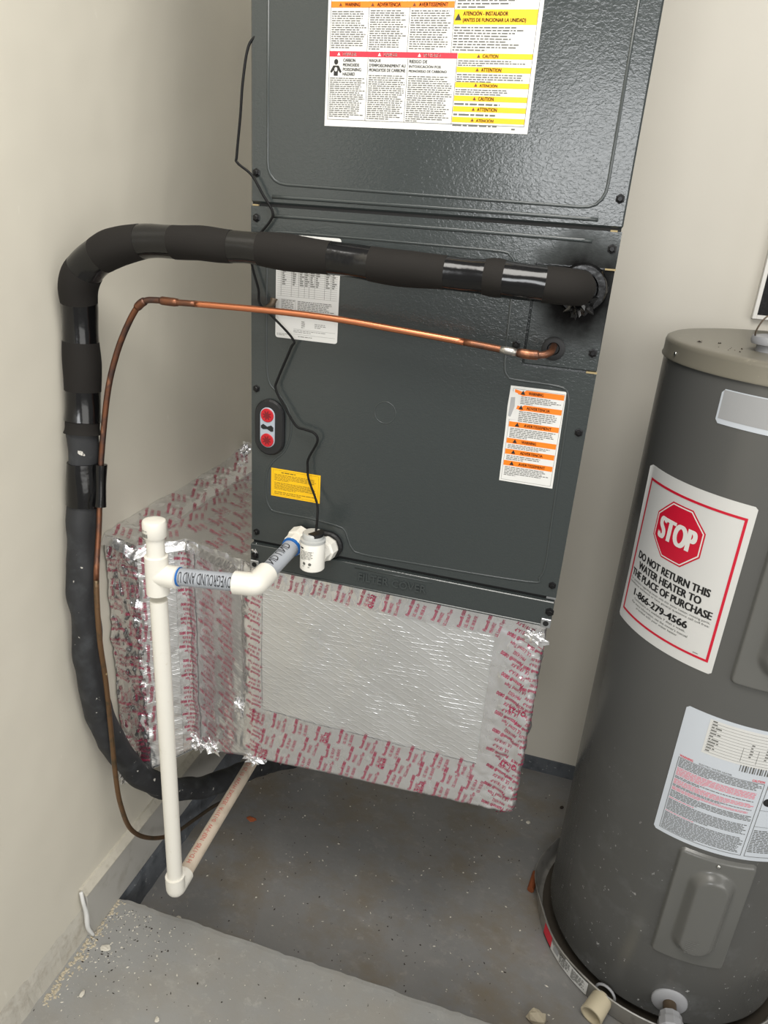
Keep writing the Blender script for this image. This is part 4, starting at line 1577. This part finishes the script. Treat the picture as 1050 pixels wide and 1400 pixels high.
# ================================================================== water heater
HX, HY, HRD = 0.911, 0.362, 0.261
HB, HT = -0.50, 0.846
wh = thing('water_heater', 'tall grey cylindrical water heater with a red stop sticker', 'water heater', (HX, HY, HB))
prof = [(0, HRD - 0.012), (0.004, HRD - 0.004), (0.012, HRD), (HT - HB, HRD)]
obj('jacket', lathe((HX, HY, HB), (0, 0, 1), prof, 96), MAT_HEAT, wh, True, flat_ang=40)
obj('lid', lathe((HX, HY, HT - 0.002), (0, 0, 1), [(0, HRD + 0.001), (0.0005, HRD + 0.0042), (0.003, HRD + 0.0046), (0.006, HRD + 0.003), (0.026, HRD + 0.0026), (0.031, HRD + 0.0008), (0.0338, HRD - 0.0045), (0.0342, HRD - 0.02), (0.036, 0.05)], 96), MAT_LID, wh, True, flat_ang=50)


def cyl(th, z, h):
    a = radians(th)
    r_ = HRD + h
    return (HX + r_ * sin(a), HY - r_ * cos(a), z)


def cmap(u, v, h):
    """u in metres of arc from the -y side"""
    return cyl(math.degrees(u / HRD), v, h)


def arc(th):
    return radians(th) * HRD


for th in (-72, -10, 50):
    p = cyl(th, 0.858, 0.0026)
    a = radians(th)
    obj('lid_screw', lathe(p, (sin(a), -cos(a), 0), [(0, 0.004), (0.002, 0.0036), (0.003, 0.002)], 10), MAT_CHROME, wh, True)


def curved_sheet(name, u0, u1, v0, v1, mat, parent, h=0.0006, r=0.004, nu=40, lift=None):
    V, F = [], []
    nv = 14
    for i in range(nu + 1):
        u = u0 + (u1 - u0) * i / nu
        du = min(u - u0, u1 - u)
        ins = 0.0
        if du < r:
            ins = r - sqrt(max(0, r * r - (r - du) ** 2))
        for j in range(nv + 1):
            v = v0 + ins + (v1 - v0 - 2 * ins) * j / nv
            V.append(cmap(u, v, h + (lift(u, v) if lift else 0)))
    for i in range(nu):
        for j in range(nv):
            a = i * (nv + 1) + j
            F.append((a, a + nv + 1, a + nv + 2, a + 1))
    n_ = len(V)
    # thickness
    V += [tuple(Vector(p) + (Vector((HX, HY, p[2])) - Vector(p)).normalized() * 0.0005) for p in V[:n_]]
    F += [tuple(reversed([i + n_ for i in q])) for q in F]
    bd_ = [j for j in range(nv + 1)] + [i * (nv + 1) + nv for i in range(1, nu + 1)] + [nu * (nv + 1) + j for j in range(nv - 1, -1, -1)] + [i * (nv + 1) for i in range(nu - 1, 0, -1)]
    for a, b in zip(bd_, bd_[1:] + bd_[:1]):
        F.append((a, b, b + n_, a + n_))
    return obj(name, (V, F), mat, parent, True, flat_ang=40)


# stop sticker
uA, uB, zA, zB = arc(-72.0), arc(-21.8), 0.345, 0.6585
ss = curved_sheet('stop_sticker', uA, uB, zA, zB, MAT_WHITEPAPER, wh, 0.0008, 0.004, 48, lambda u, v: 0.003 * max(0, 1 - (u - uA) / 0.006) * max(0, (v - 0.45) / 0.2))
D = Decal(cmap, ss, 0.008)
D.frame('red_border', arc(-69.6), arc(-24.0), 0.3655, 0.6365, 0.0044, 0.0013)
ocx, ocz, orad = arc(-48.2), 0.5660, 0.0575
oc = lambda r_: [(ocx + r_ * cos(pi / 8 + a * pi / 4), ocz + r_ * sin(pi / 8 + a * pi / 4)) for a in range(8)]


def disc(key, r_, h):
    # fan of thin slices so that the shape follows the jacket
    pts = oc(r_)
    st_ = 16
    x0, x1 = min(p[0] for p in pts), max(p[0] for p in pts)
    z_ext = max(p[1] for p in pts) - ocz
    half = r_ * sin(pi / 8)

    def top(u):
        a = abs(u - ocx)
        return z_ext if a <= half else z_ext - (a - half)
    V = []
    us = sorted(set([x0 + (x1 - x0) * i / st_ for i in range(st_ + 1)] + [ocx - half, ocx + half]))
    for u in us:
        V += [(u, ocz - top(u)), (u, ocz + top(u))]
    F = [(2 * i, 2 * i + 2, 2 * i + 3, 2 * i + 1) for i in range(len(us) - 1)]
    D._a(key, V, F, h)


disc('octagon', orad, 0.0013)
disc('octagon_outline', orad - 0.0028, 0.0015)
disc('red_rim', orad - 0.0052, 0.0017)
D.text('lettering_white', 'STOP', ocx - 0.0415, ocx + 0.0415, ocz - 0.0205, ocz + 0.0205, 0.0021, 0.012, heavy=0.0022, res=6)
for i, (tx, a, b) in enumerate((('DO NOT RETURN THIS', -66.2, -29.4), ('WATER HEATER TO', -64.5, -31.9), ('THE PLACE OF PURCHASE', -68.0, -26.8))):
    z = 0.4830 - i * 0.0193
    D.text('lettering_black', tx, arc(a), arc(b), z, z + 0.0146, 0.0014, 0.010, heavy=0.0007, res=4)
D.text('fine_print_dark', 'For questions regarding issues with this water heater, missing parts,', arc(-68), arc(-26.8), 0.4352, 0.4405, 0.0014, 0.004)
D.text('fine_print_dark', 'installation assistance or have general questions call toll free:', arc(-68), arc(-26.8), 0.4285, 0.4338, 0.0014, 0.004)
D.text('lettering_black', '1-866-279-4566', arc(-63.6), arc(-34.6), 0.4095, 0.4238, 0.0014, 0.010, heavy=0.0007, res=4)
D.text('fine_print_dark', 'Technicians are available 7 days a week.', arc(-62.5), arc(-34.8), 0.4010, 0.4065, 0.0014, 0.006)
D.text('fine_print_dark', "For more information, see the owner's manual", arc(-63.5), arc(-33.6), 0.3935, 0.3990, 0.0014, 0.004)
D.text('fine_print_dark', 'provided with your water heater', arc(-59.8), arc(-37.6), 0.3862, 0.3917, 0.0014, 0.004)
D.words('fine_print', arc(-30.2), arc(-26), 0.3725, 0.3755, 1, 95, 0.5, 0.02, 0.0014)
D.build(INKS)

# rating label
rl = curved_sheet('rating_label', arc(-27.0), arc(40), -0.0195, 0.2690, MAT_GREYPAPER, wh, 0.0008, 0.005, 60)
D = Decal(cmap, rl, 0.008)
D.rect('white_patch', arc(-17.6), arc(36), 0.1890, 0.2620, 0.0011)
for i in range(11):
    z = 0.2560 - i * 0.0062
    D.rect('ruling', arc(-16.8), arc(34), z, z + 0.0005, 0.0013)
    D.words('fine_print_dark', arc(-16.5), arc(-16.5 + 3.5 + (i * 7 % 5)), z + 0.0012, z + 0.0052, 1, 100 + i, 0.6, 0.05, 0.0013)
    if 3 < i < 9:
        for q in (-1.5, 4.0, 9.5):
            D.words('fine_print_dark', arc(q), arc(q + 2.2), z + 0.0012, z + 0.0052, 1, 120 + i, 0.6, 0.05, 0.0013)
for t in (-4.0, 1.5, 7.0):
    D.rect('ruling', arc(t), arc(t) + 0.0006, 0.196, 0.226, 0.0013)
for i in range(18):
    D.rect('barcode', arc(-3.2 + i * 0.9), arc(-3.2 + i * 0.9 + (0.25 + 0.3 * (i * 7 % 3) / 2)), 0.176, 0.190, 0.0013)
D.frame('ruling', arc(-24.8), arc(7.2), -0.0105, 0.1590, 0.0009, 0.0012)
D.frame('ruling', arc(8.4), arc(36), -0.0105, 0.1640, 0.0009, 0.0012)
D.text('lettering_red', 'WARNING', arc(-24.6), arc(-19.4), 0.1605, 0.1655, 0.0013, 0.02)
D.text('lettering_red', 'CAUTION', arc(2.4), arc(7.0), 0.1605, 0.1655, 0.0013, 0.02)
D.text('fine_print_dark', 'ELECTRIC WATER HEATER', arc(-17), arc(-5), 0.1610, 0.1645, 0.0013)
bands = ((0.1380, 0.1575, 6, 'fine_print_dark'), (0.1190, 0.1370, 6, 'fine_print_red'), (0.1120, 0.1180, 2, 'fine_print_dark'), (0.0990, 0.1110, 4, 'fine_print_red'),
         (0.0930, 0.0985, 2, 'fine_print_dark'), (0.0850, 0.0925, 3, 'fine_print_red'), (0.0680, 0.0840, 5, 'fine_print_dark'), (0.0640, 0.0670, 1, 'fine_print_red'),
         (0.0360, 0.0630, 9, 'fine_print_dark'), (0.0325, 0.0350, 1, 'fine_print_red'), (-0.0085, 0.0315, 13, 'fine_print_dark'))
for i, (a, b, n_, kd) in enumerate(bands):
    D.words(kd, arc(-24.2), arc(6.7), a, b, n_, 140 + i, 0.46, 0.08, 0.0013)
D.words('fine_print_dark', arc(9), arc(35), 0.0, 0.055, 14, 160, 0.46, 0.08, 0.0013)
D.rect('red_bar', arc(8.8), arc(35.6), 0.148, 0.160, 0.0013)
D.poly('pictogram', [(arc(11.2) + 0.0115 * cos(a * pi / 8), 0.1200 + 0.0095 * sin(a * pi / 8)) for a in range(16)], 0.0013)
D.rect('ruling', arc(8.4), arc(36), 0.1000, 0.1005, 0.0013)
D.rect('ruling', arc(8.4), arc(36), 0.0620, 0.0625, 0.0013)
D.build(INKS)

tl = curved_sheet('top_label', arc(-44.0), arc(0), 0.7720, 0.8270, MAT_GREYPAPER, wh, 0.0008, 0.006, 40)
D = Decal(cmap, tl, 0.008)
D.rect('silver_patch', arc(-43.2), arc(-1), 0.7800, 0.8255, 0.0011)
D.build(INKS)


# access covers
def access(name, uc_, w_, zc_, h_, parent):
    V, F = [], []
    nu, nv = 70, 110

    def sd(u, v, hw, hh, r_):
        qx, qy = abs(u) - hw + r_, abs(v) - hh + r_
        return hypot(max(qx, 0), max(qy, 0)) + min(max(qx, qy), 0) - r_

    def sm(a, b, x):
        t = min(1, max(0, (x - a) / (b - a)))
        return t * t * (3 - 2 * t)
    for i in range(nu + 1):
        for j in range(nv + 1):
            u = -w_ / 2 + w_ * i / nu
            v = -h_ / 2 + h_ * j / nv
            d = sd(u, v, w_ / 2, h_ / 2, 0.012)
            if d > 0:
                g = hypot(u, v)
                u *= 1 - d / g
                v *= 1 - d / g
                d = 0
            hgt = 0.0085 * sm(0.0, -0.006, d)
            t = sd(u, v - 0.002, 0.043, h_ * 0.40, 0.043)
            hgt += 0.017 * sm(0.0, -0.020, t)
            V.append(cmap(uc_ + u, zc_ + v, hgt - 0.0008))
    for i in range(nu):
        for j in range(nv):
            a = i * (nv + 1) + j
            F.append((a, a + nv + 1, a + nv + 2, a + 1))
    c = obj(name, (V, F), MAT_ACCESS, parent, True)
    p = cmap(uc_, zc_ + h_ / 2 - 0.013, 0.0075)
    a = uc_ / HRD
    obj('cover_screw', lathe(p, (sin(a), -cos(a), 0), [(0, 0.0042), (0.002, 0.0038), (0.003, 0.002)], 10), MAT_CHROME, c, True)
    D = Decal(cmap, c, 0.01)
    for k_ in range(7):
        D.words('embossed_text', uc_ - 0.016, uc_ + 0.016, zc_ - 0.060 - k_ * 0.005, zc_ - 0.0565 - k_ * 0.005, 1, 170 + k_, 0.4, 0.15, 0.0253)
    D.build({'embossed_text': MAT_LIDTXT})
    return c


MAT_LIDTXT = plain('embossed_text_grey', (112, 112, 109), 0.4)
access('access_cover', arc(0.2), arc(31.0), -0.170, 0.282, wh)
access('access_cover', arc(-0.2), arc(31.0), 0.485, 0.282, wh)

# drain valve
va = radians(-0.9)
vd = Vector((sin(va), -cos(va), 0))
vp = Vector(cyl(-0.9, -0.437, 0.0))
dv = obj('drain_valve', lathe(vp - vd * 0.002, vd, [(0, 0.036), (0.003, 0.0355), (0.0065, 0.031), (0.0075, 0.018)], 32), MAT_VALVE, wh, True, flat_ang=40)
obj('nipple', lathe(vp + vd * 0.004, vd, [(0, 0.0135), (0.026, 0.0135)], 20), MAT_BRASSDK, dv, True, flat_ang=40)
obj('valve_body', lathe(vp + vd * 0.028, vd, [(0, 0.019), (0.003, 0.0225), (0.016, 0.0225), (0.018, 0.0255), (0.034, 0.0255), (0.037, 0.021)], 10), MAT_VALVE, dv)
obj('outlet', lathe(vp + vd * 0.046 + Vector((0, 0, -0.018)), (0, -0.35, -1), [(0, 0.013), (0.022, 0.013)], 16), MAT_VALVE, dv, True, flat_ang=40)

# fitting and pipe on the lid
lf = Vector((0.800, 0.262, 0.879))
ft = obj('lid_fitting', lathe(lf, (0, 0, 1), [(0, 0.022), (0.010, 0.022), (0.012, 0.031), (0.018, 0.033), (0.024, 0.031), (0.027, 0.018)], 24), MAT_VALVE, wh, True, flat_ang=40)
obj('riser', lathe(lf + Vector((0.004, 0, 0.02)), (0, 0, 1), [(0, 0.011), (0.85, 0.011)], 18), MAT_VALVE, ft, True, flat_ang=40)
obj('lead_wire', tube(catmull([lf + Vector((-0.022, 0.0, 0.012)), lf + Vector((-0.030, -0.01, 0.03)), lf + Vector((-0.02, -0.01, 0.055)), lf + Vector((0.006, -0.005, 0.07))], 6), 0.0013, 6), MAT_COPPERDK, ft, True)

# ---- drain pan
PRAD = 0.287
pn = thing('drain_pan', 'shallow round metal drain pan under the water heater', 'pan', (HX, HY, ZF))
V, F = [], []
seg = 96
prof = [(0.0, ZF + 0.0005), (HRD - 0.02, ZF + 0.0005), (PRAD - 0.006, ZF + 0.001), (PRAD - 0.001, ZF + 0.006), (PRAD, ZF + 0.050), (PRAD + 0.003, ZF + 0.0525), (PRAD + 0.0045, ZF + 0.050), (PRAD + 0.0030, ZF + 0.046), (PRAD + 0.0016, ZF + 0.044), (PRAD + 0.0008, ZF + 0.005), (PRAD - 0.005, ZF)]
for q, (r_, z) in enumerate(prof):
    for j in range(seg):
        a = 2 * pi * j / seg
        th = math.degrees(a)
        k_ = 0.012 * math.exp(-((((th - 268) + 180) % 360 - 180) / 14) ** 2) + 0.004 * noise.noise((cos(a) * 2, sin(a) * 2, 0))
        rr = r_ + (k_ * max(0, (z - ZF) / 0.05) if r_ > 0.27 else 0)
        V.append((HX + rr * sin(a), HY - rr * cos(a), z))
for i in range(len(prof) - 1):
    for j in range(seg):
        F.append((i * seg + j, i * seg + (j + 1) % seg, (i + 1) * seg + (j + 1) % seg, (i + 1) * seg + j))
obj('tray', (V, F), MAT_PAN, pn, True, flat_ang=50)
obj('tray_floor', lathe((HX, HY, ZF + 0.001), (0, 0, 1), [(0, PRAD - 0.012), (0.0012, PRAD - 0.014)], 64), MAT_PANIN, pn)
obj('heater_base_ring', lathe((HX, HY, ZF + 0.002), (0, 0, 1), [(0, HRD - 0.03), (0.029, HRD - 0.03)], 48), MAT_PANIN, pn, True, flat_ang=40)


def pmap(u, v, h):
    a = u / PRAD
    r_ = PRAD + 0.0022 + h
    return (HX + r_ * sin(a), HY - r_ * cos(a), v)


def parc(t):
    return radians(t) * PRAD


V, F = [], []
for i in range(21):
    u = parc(-66 + 32 * i / 20)
    V += [pmap(u, ZF + 0.006, 0.0), pmap(u, ZF + 0.042, 0.0)]
for i in range(20):
    F.append((2 * i, 2 * i + 2, 2 * i + 3, 2 * i + 1))
plb = obj('pan_label', (V, F), MAT_WHITEPAPER, pn, True)
D = Decal(pmap, plb, 0.008)
D.rect('red_bar', parc(-66), parc(-58), ZF + 0.010, ZF + 0.042)
D.rect('lettering_black', parc(-66), parc(-58), ZF + 0.006, ZF + 0.010)
D.rect('silver_patch', parc(-56), parc(-52), ZF + 0.016, ZF + 0.034)
D.words('fine_print_dark', parc(-51), parc(-44), ZF + 0.010, ZF + 0.038, 7, 180)
D.words('fine_print_dark', parc(-43), parc(-35), ZF + 0.010, ZF + 0.038, 7, 181)
D.build(INKS)
# pan outlet
fa = radians(-27)
fdv = Vector((sin(fa), -cos(fa), -0.12)).normalized()
fp = Vector((HX + (PRAD - 0.004) * sin(fa), HY - (PRAD - 0.004) * cos(fa), ZF + 0.0325))
V, F = lathe(fp, fdv, [(0, 0.019), (0.008, 0.0225), (0.040, 0.0235), (0.052, 0.0245), (0.052, 0.0205), (0.012, 0.0185)], 24, False)
ot = obj('outlet_fitting', (V, F), MAT_CREAM, pn, True, flat_ang=40)
obj('outlet_bore', lathe(fp + fdv * 0.012, fdv, [(0, 0.0185), (0.001, 0.0185)], 20), MAT_STONE, ot)
obj('outlet_nut', tube([tuple(fp - fdv * 0.010 + (Vector((0, 0, 1)) * cos(a * pi / 10) + fdv.cross(Vector((0, 0, 1))) * sin(a * pi / 10)) * 0.022) for a in range(20)], 0.003, 8, False, True), MAT_VALVE, ot, True)

# copper offcut beside the pan
o = obj('copper_offcut', lathe((0.6045, 0.352, ZF + 0.0095), (0.15, 1, 0.05), [(0, 0.0088), (0.055, 0.0088), (0.055, 0.0070), (0.002, 0.0070)], 16), MAT_RUST, None, True, flat_ang=40)
tag(o, 'short rusty copper pipe offcut lying against the left side of the drain pan', 'pipe offcut')

# ================================================================== black board on the back wall
bo = thing('wall_board', 'black felt board with white border on the wall above the water heater', 'board', (1.1, YB, 0.885))
obj('panel', box(0.868, 1.34, YB - 0.014, YB, 0.893, 1.40, 0.001), MAT_BLACKBOARD, bo)
for a in (box(0.859, 0.868, YB - 0.018, YB, 0.884, 1.409, 0.001), box(1.34, 1.349, YB - 0.018, YB, 0.884, 1.409, 0.001),
          box(0.868, 1.34, YB - 0.018, YB, 0.884, 0.893, 0.001), box(0.868, 1.34, YB - 0.018, YB, 1.40, 1.409, 0.001)):
    obj('border', a, MAT_WHITETRIM, bo)


# ================================================================== litter on the floor
def chip(c, r, seed, sc=(1, 1, .4)):
    rg_ = random.Random(seed)
    V, F = [], []
    nu, nv = 9, 5
    for i in range(nv + 1):
        th = pi * i / nv
        for j in range(nu):
            ph = 2 * pi * j / nu
            d = Vector((sin(th) * cos(ph), sin(th) * sin(ph), cos(th)))
            k_ = r * (0.8 + 0.5 * noise.noise(d * 1.7 + Vector((seed * 3.1, 0, 0))))
            V.append((c[0] + d.x * k_ * sc[0], c[1] + d.y * k_ * sc[1], c[2] + r * sc[2] * 0.75 + d.z * k_ * sc[2]))
    for i in range(nv):
        for j in range(nu):
            F.append((i * nu + j, i * nu + (j + 1) % nu, (i + 1) * nu + (j + 1) % nu, (i + 1) * nu + j))
    return V, F


items = [('stone_chunk', (0.649, 0.036, ZF), 0.024, MAT_STONE, 'cream broken stone chunk on the floor near the pan outlet', 'stone', (1.2, .8, .55), 11),
         ('plaster_chip', (-0.189, -0.008, ZF), 0.008, MAT_CHIP, 'white plaster chip on the floor just below the drain pipe elbow', 'chip', (1.3, .8, .4), 12),
         ('plaster_chip', (-0.254, -0.181, ZS), 0.010, MAT_CHIP, 'flat white plaster chip on the slab near the end of the baseboard', 'chip', (1.4, .8, .25), 13),
         ('plaster_chip', (-0.238, -0.279, ZS), 0.007, MAT_CHIP, 'small white rectangular chip standing out on the slab front corner', 'chip', (.8, 1.4, .5), 14),
         ('plaster_chip', (0.576, 0.584, ZF), 0.007, MAT_CHIP, 'bright white chip on the floor right of the foil duct corner', 'chip', (1, 1, .5), 15),
         ('dry_leaf', (-0.165, 0.325, ZF), 0.016, MAT_LEAF, 'orange dry leaf scrap on the floor beside the aged pipe', 'leaf', (1.1, .7, .12), 16),
         ('dark_pebble', (0.665, 0.676, ZF), 0.007, MAT_CHIPDK, 'small dark pebble on the floor behind the water heater pan', 'pebble', (1, 1, .6), 17),
         ('plaster_chip', (-0.071, -0.274, ZS), 0.006, MAT_CHIP, 'tiny white chip alone on the slab at the bottom of the picture', 'chip', (1, 1, .5), 18)]
for nm, c, r_, m_, lab, cat, sc_, sd_ in items:
    tag(obj(nm, chip(c, r_, sd_, sc_), m_), lab, cat)


def litter(name, spots, mat, label, seed):
    rg_ = random.Random(seed)
    V, F = [], []
    for (x, y, z, r_) in spots:
        a = rg_.uniform(0, pi)
        sx_, sy_, h = r_ * rg_.uniform(.6, 1.5), r_ * rg_.uniform(.4, .9), r_ * rg_.uniform(.3, .8)
        n_ = len(V)
        for (p, q) in ((1, 0), (0, 1), (-1, 0), (0, -1)):
            X, Y = p * sx_, q * sy_
            V.append((x + X * cos(a) - Y * sin(a), y + X * sin(a) + Y * cos(a), z))
        V.append((x + rg_.uniform(-.3, .3) * r_, y, z + h))
        F += [(n_, n_ + 1, n_ + 4), (n_ + 1, n_ + 2, n_ + 4), (n_ + 2, n_ + 3, n_ + 4), (n_ + 3, n_, n_ + 4)]
    o = obj(name, (V, F), mat)
    tag(o, label, 'debris')
    o['kind'] = 'stuff'
    return o


rg = random.Random(21)


def on_pit():
    while True:
        x, y = rg.uniform(XW + .03, 0.75), rg.uniform(-0.05, YB - .02)
        if hypot(x - HX, y - HY) > PRAD + 0.012:
            return x, y


sp_l, sp_d = [], []
for i in range(430):
    x, y = on_pit()
    (sp_l if rg.random() < .62 else sp_d).append((x, y, ZF, rg.uniform(.0009, .0030) * (1.5 if rg.random() < .08 else 1)))
for i in range(420):
    x, y = rg.uniform(XW + .01, .5), rg.uniform(-.5, -.085)
    if i < 260:
        x = XW + .012 + abs(rg.gauss(0, .10))
        y = -0.16 + rg.gauss(0, .07)
        if y > -.085:
            y = -.085 - rg.random() * .03
    (sp_l if rg.random() < .6 else sp_d).append((x, y, ZS, rg.uniform(.0008, .0028)))
litter('pale_grit', sp_l, MAT_CHIP, 'pale plaster grit scattered over the concrete floor and slab', 1)
litter('dark_grit', sp_d, MAT_CHIPDK, 'dark dirt crumbs scattered over the concrete floor and slab', 2)
rb = []
for i in range(240):
    y = rg.uniform(-.32, -.07)
    rb.append((XW + .012 + abs(rg.gauss(0, .012)), y, ZS, rg.uniform(.0015, .005)))
litter('rubble', rb, MAT_STONE, 'crumbled plaster rubble along the foot of the left wall', 3)
ld = []
for i in range(26):
    a, q = radians(rg.uniform(-80, 30)), HRD * sqrt(rg.uniform(.3, .85))
    ld.append((HX + q * sin(a), HY - q * cos(a), 0.8788, rg.uniform(.001, .0035)))
litter('lid_grit', ld, MAT_CHIPDK, 'dark crumbs lying on the water heater lid', 4)
